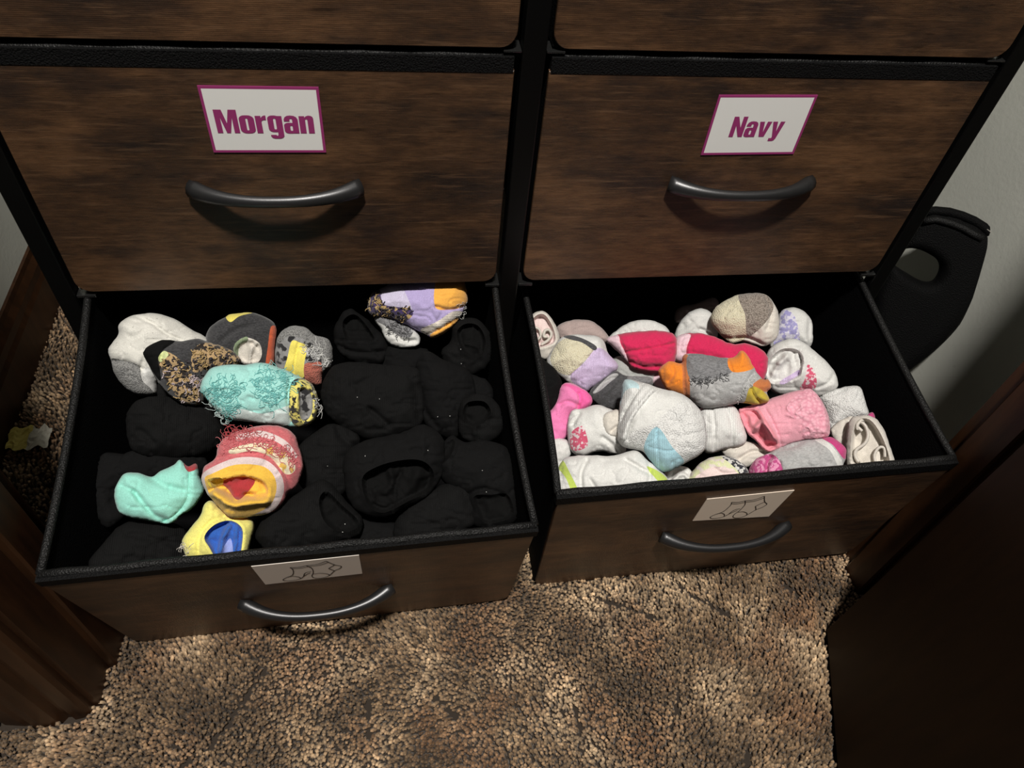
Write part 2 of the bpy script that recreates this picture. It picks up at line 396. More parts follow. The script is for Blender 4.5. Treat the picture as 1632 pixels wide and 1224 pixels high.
def panel_mesh(W, z0, z1, r=0.013, th=0.004):
    prof = [(-W/2, z1), (-W/2, z0+r)]
    for i in range(1, 7): a = math.pi+i/6*math.pi/2; prof.append((-W/2+r+r*math.cos(a), z0+r+r*math.sin(a)))
    prof.append((W/2-r, z0))
    for i in range(1, 7): a = 1.5*math.pi+i/6*math.pi/2; prof.append((W/2-r+r*math.cos(a), z0+r+r*math.sin(a)))
    prof.append((W/2, z1))
    n = len(prof); V = [(x, -th, z) for x, z in prof]+[(x, -0.0002, z) for x, z in prof]
    F = [tuple(range(n)), tuple(range(n, 2*n))[::-1]]+[(i, n+i, n+(i+1) % n, (i+1) % n) for i in range(n)]
    me = mesh('front_panel', V, F)
    bm = bmesh.new(); bm.from_mesh(me); bmesh.ops.recalc_face_normals(bm, faces=bm.faces)
    bmesh.ops.bevel(bm, geom=[e for e in bm.edges if abs(e.verts[0].co.y+th) < 1e-6 and abs(e.verts[1].co.y+th) < 1e-6], offset=0.0007, segments=1, affect='EDGES')
    bm.to_mesh(me); bm.free(); return me

DR = {}
def drawer(key, M, label, seed, W=0.389, H=0.230, D=0.285, z_lo=-0.230, sag=0.0, hx=0.0, hz=-0.116, hrot=0.0, wood=1.0, Wp=0.385):
    d = tag(empty('fabric_drawer', M), label, 'drawer', 'fabric drawers of the dresser'); DR[key] = d
    t = 0.004; w2 = W/2
    link('front_panel', panel_mesh(Wp, z_lo, -0.0125), wood_print('wood_print_'+key, seed, wood), d)
    box('front_wall', -w2, w2, 0, t, -H, -0.003, M_FAB, d)
    box('back_wall', -w2+t, w2-t, D-t, D, -H+t, -0.003, M_FAB, d)
    for s in (-1, 1):   # cloth side walls bow slightly inwards between the corners
        n = 14; V = []; F = []
        for i in range(n+1):
            y = t+(D-t)*i/n; b = -s*sag*math.sin(math.pi*i/n)**0.8
            for dx in (0, -s*t):
                V += [(s*w2+dx+b, y, -0.003), (s*w2+dx+b*0.3, y, -H)]
        for i in range(n):
            a = i*4; c = a+4
            F += [(a, c, c+1, a+1), (a+2, a+3, c+3, c+2), (a, a+2, c+2, c), (a+1, c+1, c+3, a+3)]
        F += [(0, 1, 3, 2), (n*4, n*4+2, n*4+3, n*4+1)]
        link('side_wall', mesh('side_wall', V, F), M_FAB, d)
        pts = [(s*(w2-t/2)-s*sag*math.sin(math.pi*i/n)**0.8, 0.002+(D-0.004)*i/n, -0.003) for i in range(n+1)]
        V, F = tube_geo(pts, 0.0034, 8); link('rim_binding', mesh('rim_binding', V, F), M_RIM, d, True)
    for y in (0.0012, D-0.002):
        V, F = tube_geo([(-w2+0.001+(W-0.002)*i/20, y+0.0006*math.sin(i*1.7), -0.0030+0.0004*math.sin(i*2.3)) for i in range(21)], 0.0036, 8)
        link('rim_binding', mesh('rim_binding', V, F), M_RIM, d, True)
    box('binding_band', -w2, w2, -0.0046, -0.0001, -0.0138, -0.0015, M_BAND, d)
    box('bottom_panel', -w2+t, w2-t, t, D-t, -H, -H+t, M_FAB, d)
    h = link('handle', HANDLE, None, d); h.location = (hx, -0.0041, hz); h.rotation_euler = (0, hrot, 0); h['label'] = 'dark metal arched handle'
    return d
def pose(o, yaw, pit, rol):
    y, p, r = map(math.radians, (yaw, pit, rol))
    return Matrix.Translation(o) @ Matrix.Rotation(y, 4, 'Z') @ Matrix.Rotation(p, 4, 'X') @ Matrix.Rotation(r, 4, 'Y')
XC = 0.0137+0.1925
drawer('upper_l', pose((-XC, 0.004, 0.758), 0, 0, 0), 'closed wood-print drawer above the drawer carded Morgan', 1.0, W=0.383, Wp=0.385)
drawer('upper_r', pose((XC, 0.004, 0.758), 0, 0, 0), 'closed wood-print drawer above the drawer carded Navy', 2.0, W=0.383, Wp=0.385)
drawer('mid_l', pose((-XC, 0.004, 0.523), 0, 0, 0), 'closed wood-print drawer with the white Morgan name card', 3.4, W=0.383, Wp=0.385, hz=-0.1175)
drawer('mid_r', pose((XC, 0.004, 0.523), 0, 0, 0), 'closed wood-print drawer with the white Navy name card', 5.2, W=0.383, Wp=0.385, hz=-0.1160, wood=1.1)
ML = pose((-0.197, -0.2501, 0.2402), 1.4754, 9.9313, 0.0752)
MR = pose((0.2115, -0.2132, 0.2429), 0.2148, 6.0128, -1.9807)
drawer('open_l', ML, 'pulled-out drawer of mostly black socks, below the Morgan drawer', 13.4, D=0.280, H=0.232, z_lo=-0.2315, sag=0.004, hx=0.0005, hz=-0.1228, hrot=0.02, wood=1.2)  # print colour brightened to make up for the weak light on this front
drawer('open_r', MR, 'pulled-out drawer of mostly white and pink socks, below the Navy drawer', 21.7, W=0.385, Wp=0.382, H=0.234, z_lo=-0.2335, sag=0.004, hx=-0.003, hz=-0.1148, hrot=0.02, wood=1.2)  # same lift here: missing light put into the wood colour

# ------------------------------------------------------------------ cards
def curve_poly(shapes):
    """filled 2D loops -> one mesh in the XZ plane facing -Y; each shape = [outer, hole, ...]"""
    cu_me = []
    V = []; F = []
    for si, loops in enumerate(shapes):
        z = -0.00095-0.00004*si
        cu = bpy.data.curves.new('glyph', 'CURVE'); cu.dimensions = '2D'; cu.fill_mode = 'BOTH'
        for lp in loops:
            s = cu.splines.new('POLY'); s.points.add(len(lp)-1); s.use_cyclic_u = True
            for p, (x, y) in zip(s.points, lp): p.co = (x, y, 0, 1)
        o = bpy.data.objects.new('glyph', cu); me = bpy.data.meshes.new_from_object(o)
        k = len(V); V += [(v.co.x, z, v.co.y) for v in me.vertices]; F += [tuple(k+i for i in p.vertices) for p in me.polygons]
        bpy.data.objects.remove(o); bpy.data.curves.remove(cu); bpy.data.meshes.remove(me)
    return V, F
def rr(x0, y0, x1, y1, r, n=5):
    out = []
    for cx, cy, a0 in ((x1-r, y1-r, 0), (x0+r, y1-r, 90), (x0+r, y0+r, 180), (x1-r, y0+r, 270)):
        for i in range(n+1): a = math.radians(a0+90*i/n); out.append((cx+r*math.cos(a), cy+r*math.sin(a)))
    return out
GL = {
 'M': (0.64, [[[(0,0),(0,1),(.225,1),(.32,.42),(.415,1),(.64,1),(.64,0),(.485,0),(.485,.66),(.375,0),(.265,0),(.155,.66),(.155,0)]]]),
 'N': (0.49, [[[(0,0),(0,1),(.16,1),(.33,.46),(.33,1),(.49,1),(.49,0),(.335,0),(.16,.56),(.16,0)]]]),
 'o': (0.43, [[rr(0,-.01,.43,.77,.17), rr(.185,.12,.245,.64,.03)]]),
 'r': (0.31, [[[(0,0),(0,.75),(.165,.75),(.165,.66),(.20,.72),(.25,.76),(.31,.77),(.31,.57),(.24,.57),(.19,.545),(.17,.49),(.17,0)]]]),
 'g': (0.42, [[rr(0,.05,.36,.77,.15), rr(.165,.17,.235,.64,.034)], [[(.25,-.02),(.25,.75),(.42,.75),(.42,-.02)]],
              [[(.03,-.07),(.03,-.13),(.07,-.20),(.14,-.23),(.30,-.23),(.38,-.19),(.42,-.12),(.42,0),(.25,0),(.25,-.07),(.235,-.105),(.205,-.105),(.19,-.07)]]]),
 'a': (0.42, [[rr(0,-.01,.34,.46,.13), rr(.175,.11,.245,.33,.034)], [[(.255,0),(.255,.60),(.24,.635),(.20,.64),(.18,.61),(.18,.52),(.015,.52),(.015,.60),(.05,.70),(.12,.76),(.21,.775),(.31,.76),(.385,.70),(.42,.60),(.42,0)]]]),
 'n': (0.42, [[[(0,0),(0,.75),(.165,.75),(.165,.685),(.21,.745),(.28,.775),(.35,.765),(.40,.72),(.42,.64),(.42,0),(.245,0),(.245,.57),(.238,.61),(.21,.62),(.182,.60),(.178,.56),(.178,0)]]]),
 'v': (0.44, [[[(0,.75),(.17,.75),(.222,.24),(.275,.75),(.44,.75),(.315,0),(.125,0)]]]),
 'y': (0.44, [[[(0,.75),(.17,.75),(.225,.28),(.275,.75),(.44,.75),(.30,-.10),(.255,-.19),(.19,-.22),(.04,-.22),(.04,-.075),(.12,-.075),(.145,-.045),(.145,0)]]]),
}
def name_card(dr, cx, zt, W, H, text, tw, ch, base_frac, label, rot=0.0):
    c = link('name_card', mesh('name_card', [], []), M_CARD, dr); c.location = (cx, -0.0043, zt-H/2); c.rotation_euler = (0, rot, 0); c['label'] = label
    bm = bmesh.new(); box_bm(bm, -W/2+0.0021, W/2-0.0021, -0.0007, 0, -H/2+0.0021, H/2-0.0021); bm.to_mesh(c.data); bm.free()
    V = []; F = []
    o_ = [(-W/2,-H/2),(W/2,-H/2),(W/2,H/2),(-W/2,H/2)]; i_ = [(p*(1-0.0042/W), q*(1-0.0042/H)) for p, q in o_]
    for y in (-0.00075, 0.0):
        V += [(p, y, q) for p, q in o_]+[(p, y, q) for p, q in i_]
    for i in range(4):
        j = (i+1) % 4; F += [(i, j, 4+j, 4+i), (8+i, 12+i, 12+j, 8+j), (i, 8+i, 8+j, j), (4+i, 4+j, 12+j, 12+i)]
    b = link('card_border', mesh('card_border', V, F), M_MAGENTA, c); b['label'] = 'thin magenta printed border'
    adv = sum(GL[ch_][0] for ch_ in text)+0.035*(len(text)-1); sx = tw/adv
    x = -tw/2; zb = H/2-base_frac*H
    V = []; F = []
    for ch_ in text:
        gv, gf = curve_poly(GL[ch_][1]); k = len(V)
        V += [(x+p[0]*sx, p[1], zb+p[2]*ch) for p in gv]; F += [tuple(k+i for i in q) for q in gf]
        x += (GL[ch_][0]+0.035)*sx
    me = mesh('lettering', V, F); bm = bmesh.new(); bm.from_mesh(me)
    for f in bm.faces:
        f.normal_update()
        if f.normal.y > 0: f.normal_flip()
    bm.to_mesh(me); bm.free()
    b = link('lettering', me, M_MAGENTA, c); b['label'] = 'magenta bold lettering reading ' + text
name_card(DR['mid_l'], -0.2060+XC, 0.4957-0.523, 0.0872, 0.0560, 'Morgan', 0.0735, 0.0198, 0.69, 'white Morgan name card with magenta border')
name_card(DR['mid_r'], 0.2020-XC, 0.4938-0.523, 0.0872, 0.0562, 'Navy', 0.0475, 0.0192, 0.685, 'white Navy name card with magenta border', -0.012)

def strips(lines, wd):
    V = []; F = []
    for pl in lines:
        P = np.array(pl, float)
        if len(P) > 2:   # smooth
            Q = []
            for i in range(len(P)-1):
                p0, p1, p2, p3 = P[max(i-1,0)], P[i], P[i+1], P[min(i+2,len(P)-1)]
                for s in range(6):
                    t = s/6; Q.append(0.5*((2*p1)+(-p0+p2)*t+(2*p0-5*p1+4*p2-p3)*t*t+(-p0+3*p1-3*p2+p3)*t**3))
            Q.append(P[-1]); P = np.array(Q)
        T = np.gradient(P, axis=0); T /= np.linalg.norm(T, axis=1)[:, None]+1e-12; N = np.stack([-T[:,1], T[:,0]], 1)*wd/2
        k = len(V)
        for p, nn in zip(P, N): V += [(p[0]+nn[0], -0.0008, p[1]+nn[1]), (p[0]-nn[0], -0.0008, p[1]-nn[1])]
        F += [(k+2*i, k+2*i+1, k+2*i+3, k+2*i+2) for i in range(len(P)-1)]
    return V, F
def sock_card(dr, corners, mat, label):
    (ax, az), (bx, bz), (cx, cz), (dx, dz) = corners     # TL TR BR BL in the panel plane
    c = link('picture_card', mesh('picture_card', [], []), mat, dr); c['label'] = label
    mx, mz = (ax+bx+cx+dx)/4, (az+bz+cz+dz)/4; c.location = (mx, -0.0043, mz)
    V = [(p-mx, y, q-mz) for y in (-0.0006, 0) for p, q in ((dx,dz), (cx,cz), (bx,bz), (ax,az))]
    me = mesh('picture_card', V, [(0,1,2,3), (4,7,6,5), (0,4,5,1), (1,5,6,2), (2,6,7,3), (3,7,4,0)]); me.materials.append(mat); c.data = me
    def uv(u, v): return ((1-v)*((1-u)*dx+u*cx)+v*((1-u)*ax+u*bx)-mx, (1-v)*((1-u)*dz+u*cz)+v*((1-u)*az+u*bz)-mz)
    A = [[(.33,.765),(.345,.62),(.315,.37),(.235,.25),(.197,.15),(.235,.075),(.315,.075),(.375,.13),(.41,.22),(.455,.32),(.49,.37)], [(.33,.765),(.41,.735),(.485,.775)], [(.337,.70),(.42,.67),(.50,.71)], [(.25,.27),(.305,.30),(.36,.225),(.375,.13)], [(.41,.22),(.432,.36),(.46,.42),(.505,.44)]]
    B = [[(.485,.776),(.525,.60),(.52,.37),(.494,.22),(.498,.10),(.547,.035),(.621,.05),(.67,.137),(.731,.338),(.786,.429),(.807,.546),(.748,.663),(.682,.893)], [(.485,.776),(.594,.786),(.682,.893)], [(.500,.715),(.605,.72),(.700,.82)], [(.515,.29),(.587,.29),(.650,.21),(.667,.13)], [(.731,.338),(.681,.50)], [(.681,.50),(.751,.655)]]
    V, F = strips([[uv(*p) for p in l] for l in A+B], 0.0009)
    me = mesh('sock_drawing', V, F); bm = bmesh.new(); bm.from_mesh(me)
    for f in bm.faces:
        f.normal_update()
        if f.normal.y > 0: f.normal_flip()
    bm.to_mesh(me); bm.free()
    o = link('sock_drawing', me, M_INK, c); o['label'] = 'black line drawing of a pair of socks'
sock_card(DR['open_l'], ((-.0404,-.0160), (.0450,-.0150), (.0445,-.0690), (-.0385,-.0710)), plain('card_paper_grey', (0.78,0.71,0.64), 0.6), 'plain card with a drawing of two socks')
sock_card(DR['open_r'], ((-.0465,-.0310), (.0392,-.0290), (.0360,-.0890), (-.0465,-.0815)), M_CARD_CREAM, 'cream card with a drawing of two socks')

# ------------------------------------------------------------------ socks
ORG = dict(A=(60,440), B=(60,640), C=(450,440), D=(450,640), E=(820,440), F=(1100,440), G=(820,600), H=(1100,600))
def crom(P, n=5, closed=True):
    P = np.array(P, float); m = len(P); Q = []
    for i in range(m if closed else m-1):
        if closed: p0, p1, p2, p3 = P[(i-1) % m], P[i], P[(i+1) % m], P[(i+2) % m]
        else: p0, p1, p2, p3 = P[max(i-1,0)], P[i], P[i+1], P[min(i+2,m-1)]
        for s in range(n):
            t = s/n; Q.append(0.5*((2*p1)+(-p0+p2)*t+(2*p0-5*p1+4*p2-p3)*t*t+(-p0+3*p1-3*p2+p3)*t**3))
    if not closed: Q.append(P[-1])
    return np.array(Q)
def resample(P, step, closed=True):
    if closed: P = np.vstack([P, P[:1]])
    L = np.r_[0, np.cumsum(np.linalg.norm(np.diff(P, axis=0), axis=1))]
    n = max(6 if closed else 2, int(L[-1]/step)); t = np.linspace(0, L[-1], n+1)
    Q = np.stack([np.interp(t, L, P[:,0]), np.interp(t, L, P[:,1])], 1)
    return Q[:-1] if closed else Q
def dist(Q, P, closed=True):
    A = P; B = np.roll(P, -1, 0)
    if not closed: A, B = P[:-1], P[1:]
    d = np.full(len(Q), 1e9)
    for a, b in zip(A, B):
        ab = b-a; t = np.clip(((Q-a)@ab)/(ab@ab+1e-12), 0, 1); d = np.minimum(d, np.hypot(*(Q-(a+t[:,None]*ab)).T))
    return d
def inside(Q, P):
    x, y = Q[:,0], Q[:,1]; c = np.zeros(len(Q), bool); n = len(P); j = n-1
    for i in range(n):
        yi, yj = P[i,1], P[j,1]
        if yi != yj:
            c ^= ((yi > y) != (yj > y)) & (x < (P[j,0]-P[i,0])*(y-yi)/(yj-yi)+P[i,0])
        j = i
    return c
def sstep(x): x = np.clip(x, 0, 1); return x*x*(3-2*x)

GROUP = {'L': 'rolled socks in the left drawer', 'R': 'rolled socks in the right drawer'}
NS = [0]
def sock(side, crop, outline, depth, mat, label, zones=(), feats=(), threads=(), ribbons=(), k=0.85, back=0.7, wr=1.15, step=1.5, rcap=30.0, name='rolled_sock', cat='sock', body_label=None, jag=0.35):
    """outline, zones and feats in enlarged photo coordinates of one crop; they are carried onto a plane through the sock at its own depth in the drawer and given a rounded body"""
    NS[0] += 1; seed = NS[0]
    ox, oy = ORG[crop]; px = lambda P: np.array([(ox+x/3.8857, oy+y/3.8857) for x, y in P])
    out_px = px(outline); c = (out_px.max(0)+out_px.min(0))/2
    MD = ML if side == 'L' else MR
    Zn = np.array(MD.col[2][:3]); Po = np.array(MD.translation)
    C0 = hit(c[0], c[1], Po-Zn*depth/1000.0, Zn)
    n = CAM-C0; n /= np.linalg.norm(n)
    u = CR-np.dot(CR, n)*n; u /= np.linalg.norm(u); v = np.cross(n, u)
    def uv(P):
        r = []
        for a, b in P:
            q = hit(a, b, C0, n)-C0; r.append((q@u*1000, q@v*1000))
        return np.array(r)
    conv = lambda P: uv(px(P))
    O = resample(crom(conv(outline)), step)
    ph = np.arange(len(O)); O = O+np.stack([vnoise(ph/3.0, ph*0.0, seed), vnoise(ph/3.0, ph*0.0+9, seed)], 1)*jag*2
    Zs = [(z[0], resample(crom(conv(z[1]), 4), step), z[2], z[3] if len(z) > 3 else None) for z in zones]
    # constrained triangulation
    lo, hi = O.min(0), O.max(0)
    gx, gy = np.meshgrid(np.arange(lo[0], hi[0], step), np.arange(lo[1], hi[1], step*0.866))
    gx[1::2] += step/2; G = np.stack([gx.ravel(), gy.ravel()], 1)
    G = G[inside(G, O)]; G = G[dist(G, O) > step*0.55]
    V = [tuple(p) for p in O]; E = [(i, (i+1) % len(O)) for i in range(len(O))]
    for zn, Z, m_, lb in Zs:
        dd = dist(G, Z); G = G[dd > step*0.5]
        b = len(V); V += [tuple(p) for p in Z]; E += [(b+i, b+(i+1) % len(Z)) for i in range(len(Z))]
    V += [tuple(p) for p in G]
    r = delaunay_2d_cdt([Vector(p) for p in V], E, [], 0, 1e-5)
    P = np.array([tuple(p) for p in r[0]]); T = np.array([f for f in r[2] if len(f) == 3])
    cen = P[T].mean(1); T = T[inside(cen, O)]; cen = P[T].mean(1)
    # make all triangles face up
    a, b_, c_ = P[T[:,0]], P[T[:,1]], P[T[:,2]]
    neg = ((b_-a)[:,0]*(c_-a)[:,1]-(b_-a)[:,1]*(c_-a)[:,0]) < 0; T[neg] = T[neg][:, ::-1]
    d = dist(P, O); d[~inside(P, O)] = 0; d[dist(P, O) < 1e-3] = 0
    R = min(d.max(), rcap); q = np.minimum(d, R)
    base = np.sqrt(np.maximum(0, R*R-(R-q)**2)); H = k*base
    w = sstep(d/4.0)
    x, y = P[:,0], P[:,1]
    wrk = 2.6*vnoise(x/16, y/13, seed)+1.1*vnoise(x/6+3, y/5, seed+1)+0.35*vnoise(x/2.2, y/2.2, seed+2)
    rid = np.abs(vnoise(x/14+vnoise(x/9, y/9, seed+5)*1.5, y/9, seed+3))
    wrk += -1.5*np.exp(-(rid/0.045)**2)
    H = H+wr*w*wrk
    for f in feats:
        if f[0] in ('groove', 'ridge'):
            L = resample(crom(conv(f[1]), 6, False), 1.0, False); dd = dist(P, L, False); s = 1 if f[0] == 'ridge' else -1
            H += s*f[3]*1.9*np.exp(-(dd/(f[2]*0.70))**2)*sstep(d/2.0)
        elif f[0] == 'raise':
            Mp = resample(crom(conv(f[1]), 5), 1.0); dd = dist(P, Mp); ins = inside(P, Mp); H = np.where(ins, H+f[2]*sstep(dd/1.6), H)
        elif f[0] == 'mouth':
            Mp = resample(crom(conv(f[1]), 5), 1.0); dd = dist(P, Mp); ins = inside(P, Mp)
            H += 1.7*np.exp(-(dd/2.4)**2)*sstep(d/1.5)
            fold = 2.2*np.sin(3.2*np.pi*(0.5+vnoise(x/13, y/13, seed+8))+x/7)
            H = np.where(ins, H-(f[2]-fold*0.8)*sstep(dd/3.2), H)
        elif f[0] == 'coil':   # rolled-up layers: raised spiral
            cc = conv([f[1]])[0]; rx, ry, turns, amp = f[2:6]
            rr_ = np.hypot((x-cc[0])/rx, (y-cc[1])/ry); th = np.arctan2(y-cc[1], x-cc[0])/(2*np.pi)
            s = np.where(rr_ < 1.05, amp*np.cos(2*np.pi*(rr_*turns-th)), 0)
            H += s*sstep((1.08-rr_)/0.15)
        elif f[0] == 'bulge':
            cc = conv([f[1]])[0]; H += f[3]*np.exp(-(((x-cc[0])**2+(y-cc[1])**2)/f[2]**2))*w
    H = np.maximum(H, -back*base*0.8); H[d == 0] = 0
    Bk = -back*base; Bk[d == 0] = 0
    zone_of = np.zeros(len(T), int)
    for i, (zn, Z, m_, lb) in enumerate(Zs): zone_of[inside(cen, Z)] = i+1
    M = Matrix(((u[0], v[0], n[0], C0[0]), (u[1], v[1], n[1], C0[1]), (u[2], v[2], n[2], C0[2]), (0, 0, 0, 1)))
    bottom = C0-n*back*R/1000*0.98
    Wd, Hd, Dd = (0.389, 0.232, 0.280) if side == 'L' else (0.385, 0.234, 0.285)
    TL = np.array(MD.inverted() @ M); TI = np.linalg.inv(TL)
    def fit(co):
        q = np.array(co); w4 = np.c_[q, np.ones(len(q))] @ TL.T
        lim = Wd/2-0.0055-0.004*np.sin(np.pi*np.clip(w4[:,1]/Dd, 0, 1))
        w4[:,0] = np.clip(w4[:,0], -lim, lim); w4[:,1] = np.clip(w4[:,1], 0.0055, Dd-0.0055); w4[:,2] = np.clip(w4[:,2], -Hd+0.006, np.interp(w4[:,1], [0, 0.19, 0.25], [0.03, 0.03, -0.004]))
        return (w4 @ TI.T)[:, :3]
    def part(nm, idx, m_, parent, with_back):
        tt = T[idx]; used, inv = np.unique(tt, return_inverse=True); ff = inv.reshape(-1, 3).tolist()
        co = [(P[i,0]/1000, P[i,1]/1000, H[i]/1000) for i in used]
        if with_back:
            bmap = {}; edge = {i: j for j, i in enumerate(used) if d[i] == 0}
            # coarser is not needed: the underside reuses the same layout, welded to the outline
            for i in np.unique(T):
                if i in edge: bmap[i] = edge[i]
                else: bmap[i] = len(co); co.append((P[i,0]/1000, P[i,1]/1000, Bk[i]/1000))
            ff += [(bmap[t[2]], bmap[t[1]], bmap[t[0]]) for t in T.tolist()]
        return link(nm, mesh(nm, fit(co), ff), m_, parent, True)
    zi = [i for i in range(len(Zs)) if (zone_of == i+1).sum() > 3]
    if not zi and not threads and not ribbons:
        o = part(name, zone_of == 0, mat, None, True); o.matrix_world = M; root = o
    else:
        root = empty(name, M)
        b0 = part('body', zone_of == 0, mat, root, True)
        if body_label: b0['label'] = body_label
        for i in zi:
            o = part(Zs[i][0], zone_of == i+1, Zs[i][2], root, False)
            if Zs[i][3]: o['label'] = Zs[i][3]
        for nm, poly, cnt, ln, rad, m_, lb in threads:
            Z = crom(conv(poly), 4); lo, hi = Z.min(0), Z.max(0); VV = []; FF = []; got = 0; rs = random.Random(seed*31+got)
            r2 = np.random.default_rng(seed*17+cnt)
            while got < cnt*1.7:
                p = r2.uniform(lo, hi)
                if not inside(p[None], Z)[0]: continue
                got += 1; th = r2.uniform(0, 6.28); pts = []; sgn = r2.choice((-1, 1)); m = 11; cur = r2.uniform(0.0, 0.6)
                for s in range(m):
                    j = np.argmin((P[:,0]-p[0])**2+(P[:,1]-p[1])**2)
                    far = math.hypot(P[j,0]-p[0], P[j,1]-p[1])
                    lift = rad*0.9+0.9*math.sin(math.pi*s/(m-1))*r2.uniform(0.2, 1.0)-max(0, far-1.0)*0.8
                    pts.append((p[0]/1000, p[1]/1000, (H[j]+lift)/1000)); th += sgn*cur+r2.normal(0, 0.35); p = p+ln*0.75/m*np.array((math.cos(th), math.sin(th)))
                tv, tf = tube_geo(pts, rad*0.72/1000, 4, up=(0.1, 0.05, 1)); b = len(VV); VV += tv; FF += [tuple(b+i for i in q_) for q_ in tf]
            o = link(nm, mesh(nm, VV, FF), m_, root, True); o['label'] = lb; o['kind'] = 'stuff'
        for nm, poly, drop, rad, flat, m_ in ribbons:   # edges of rolled layers standing in the opening
            L = resample(crom(conv(poly), 6, False), 1.2, False); pts = []
            for p in L:
                j = np.argmin((P[:,0]-p[0])**2+(P[:,1]-p[1])**2); pts.append((p[0]/1000, p[1]/1000, (max(H[j]+rad*flat*0.7, 0)-drop)/1000))
            pts = np.array(pts); pts[:,2] = 0.5*pts[:,2]+0.5*pts[:,2].mean()
            tv, tf = tube_geo(pts, rad/1000, 10, flat=flat, up=(0.02, 0.01, 1)); link(nm, mesh(nm, tv, tf), m_, root, True)
    tag(root, label, cat, GROUP[side])
    return root

S = srgb
F_WHITE = fabric('white_cotton', (0.67, 0.67, 0.65)); F_WHITE2 = fabric('white_rib', (0.69, 0.69, 0.675), 'rib'); F_WTERRY = fabric('white_terry', (0.76, 0.76, 0.745), 'terry', (0.58, 0.58, 0.57))
F_CREAM = fabric('cream_cotton', (0.65, 0.61, 0.55)); F_CREAMY = fabric('cream_yellow_terry', (0.70, 0.66, 0.50), 'terry', (0.58, 0.53, 0.38))
F_OFFW = fabric('speckled_cream', (0.66, 0.65, 0.60), 'print', (0.38, 0.37, 0.34), thr=0.70, scale=420)
F_GTERRY = fabric('grey_terry', (0.30, 0.30, 0.29), 'terry', (0.12, 0.12, 0.12)); F_BROWNT = fabric('taupe_terry', (0.36, 0.31, 0.27), 'terry', (0.15, 0.125, 0.105))
F_BLACK = fabric('black_knit', (0.0066, 0.0066, 0.0067), 'rib', sheen=0.0); F_BLACK2 = fabric('black_knit_fine', (0.0056, 0.0056, 0.0058), 'knit', rib='y', sheen=0.0)
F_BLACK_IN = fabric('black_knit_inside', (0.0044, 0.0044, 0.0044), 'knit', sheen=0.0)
F_CHAR = fabric('charcoal_knit', (0.055, 0.055, 0.058), 'heather', (0.022, 0.022, 0.024)); F_DGREY = fabric('dark_grey_heather', (0.085, 0.085, 0.09), 'heather', (0.04, 0.04, 0.043))
F_GREY = fabric('grey_heather', (0.46, 0.46, 0.46), 'heather', (0.33, 0.33, 0.33)); F_MGREY = fabric('mid_grey_heather', (0.24, 0.24, 0.25), 'heather', (0.13, 0.13, 0.135))
F_MOTT = fabric('grey_black_white_mottle', (0.25, 0.25, 0.25), 'print', (0.018, 0.018, 0.02), thr=0.52, scale=120)
F_TAN = fabric('tan_floral', (0.42, 0.29, 0.15), 'floral', (0.020, 0.015, 0.013), thr=0.50, scale=210); F_TANY = fabric('tan_yarn', (0.42, 0.29, 0.12)); F_DKY = fabric('dark_yarn', (0.03, 0.024, 0.03)); F_LILY = fabric('pale_yarn', (0.50, 0.42, 0.44))
F_AQUA = fabric('aqua_knit', (0.34, 0.66, 0.61)); F_AQUAD = fabric('teal_yarn', (0.17, 0.52, 0.50)); F_AQUAW = fabric('pale_aqua', (0.60, 0.72, 0.70)); F_MINT = fabric('mint_knit', (0.30, 0.68, 0.58))
F_YEL = fabric('yellow_knit', (0.82, 0.70, 0.14)); F_LEMON = fabric('lemon_knit', (0.80, 0.74, 0.20)); F_YB = fabric('yellow_black_print', (0.70, 0.62, 0.16), 'print', (0.02, 0.02, 0.02), thr=0.50, scale=190); F_GOLD = fabric('gold_knit', (0.78, 0.47, 0.065)); F_OLIVE = fabric('mustard_knit', (0.50, 0.38, 0.045))
F_ORANGE = fabric('orange_knit', (0.80, 0.24, 0.025)); F_ORL = fabric('light_orange_knit', (0.85, 0.42, 0.075)); F_RUST = fabric('rust_orange', (0.52, 0.17, 0.055)); F_CORAL = fabric('coral_knit', (0.50, 0.16, 0.115), 'terry', (0.35, 0.10, 0.07)); F_ORRED = fabric('red_orange', (0.72, 0.13, 0.045))
F_RED = fabric('pink_red_knit', (0.62, 0.17, 0.18), 'heather', (0.50, 0.10, 0.12)); F_REDD = fabric('red_knit', (0.36, 0.035, 0.042)); F_PINKW = fabric('pinkish_white', (0.70, 0.58, 0.57)); F_CREAMF = fabric('cream_yellow_floral', (0.72, 0.66, 0.48), 'floral', (0.62, 0.40, 0.09), thr=0.60, scale=150)
F_BLUE = fabric('royal_blue', (0.03, 0.115, 0.44)); F_LBLUE = fabric('light_blue_violet', (0.28, 0.34, 0.66)); F_SKY = fabric('sky_blue_rib', (0.36, 0.58, 0.66), 'rib'); F_PALEB = fabric('pale_blue', (0.48, 0.64, 0.68))
F_PURP = fabric('lilac_knit', (0.43, 0.36, 0.62)); F_LILW = fabric('pale_lilac', (0.56, 0.52, 0.68)); F_VIOL = fabric('violet_floral', (0.055, 0.035, 0.12), 'floral', (0.50, 0.36, 0.16), thr=0.55, scale=150); F_LAV = fabric('lavender_rib', (0.58, 0.47, 0.68), 'rib'); F_LAVP = fabric('lavender_print', (0.66, 0.64, 0.74), 'print', (0.34, 0.32, 0.58), thr=0.50, scale=200)
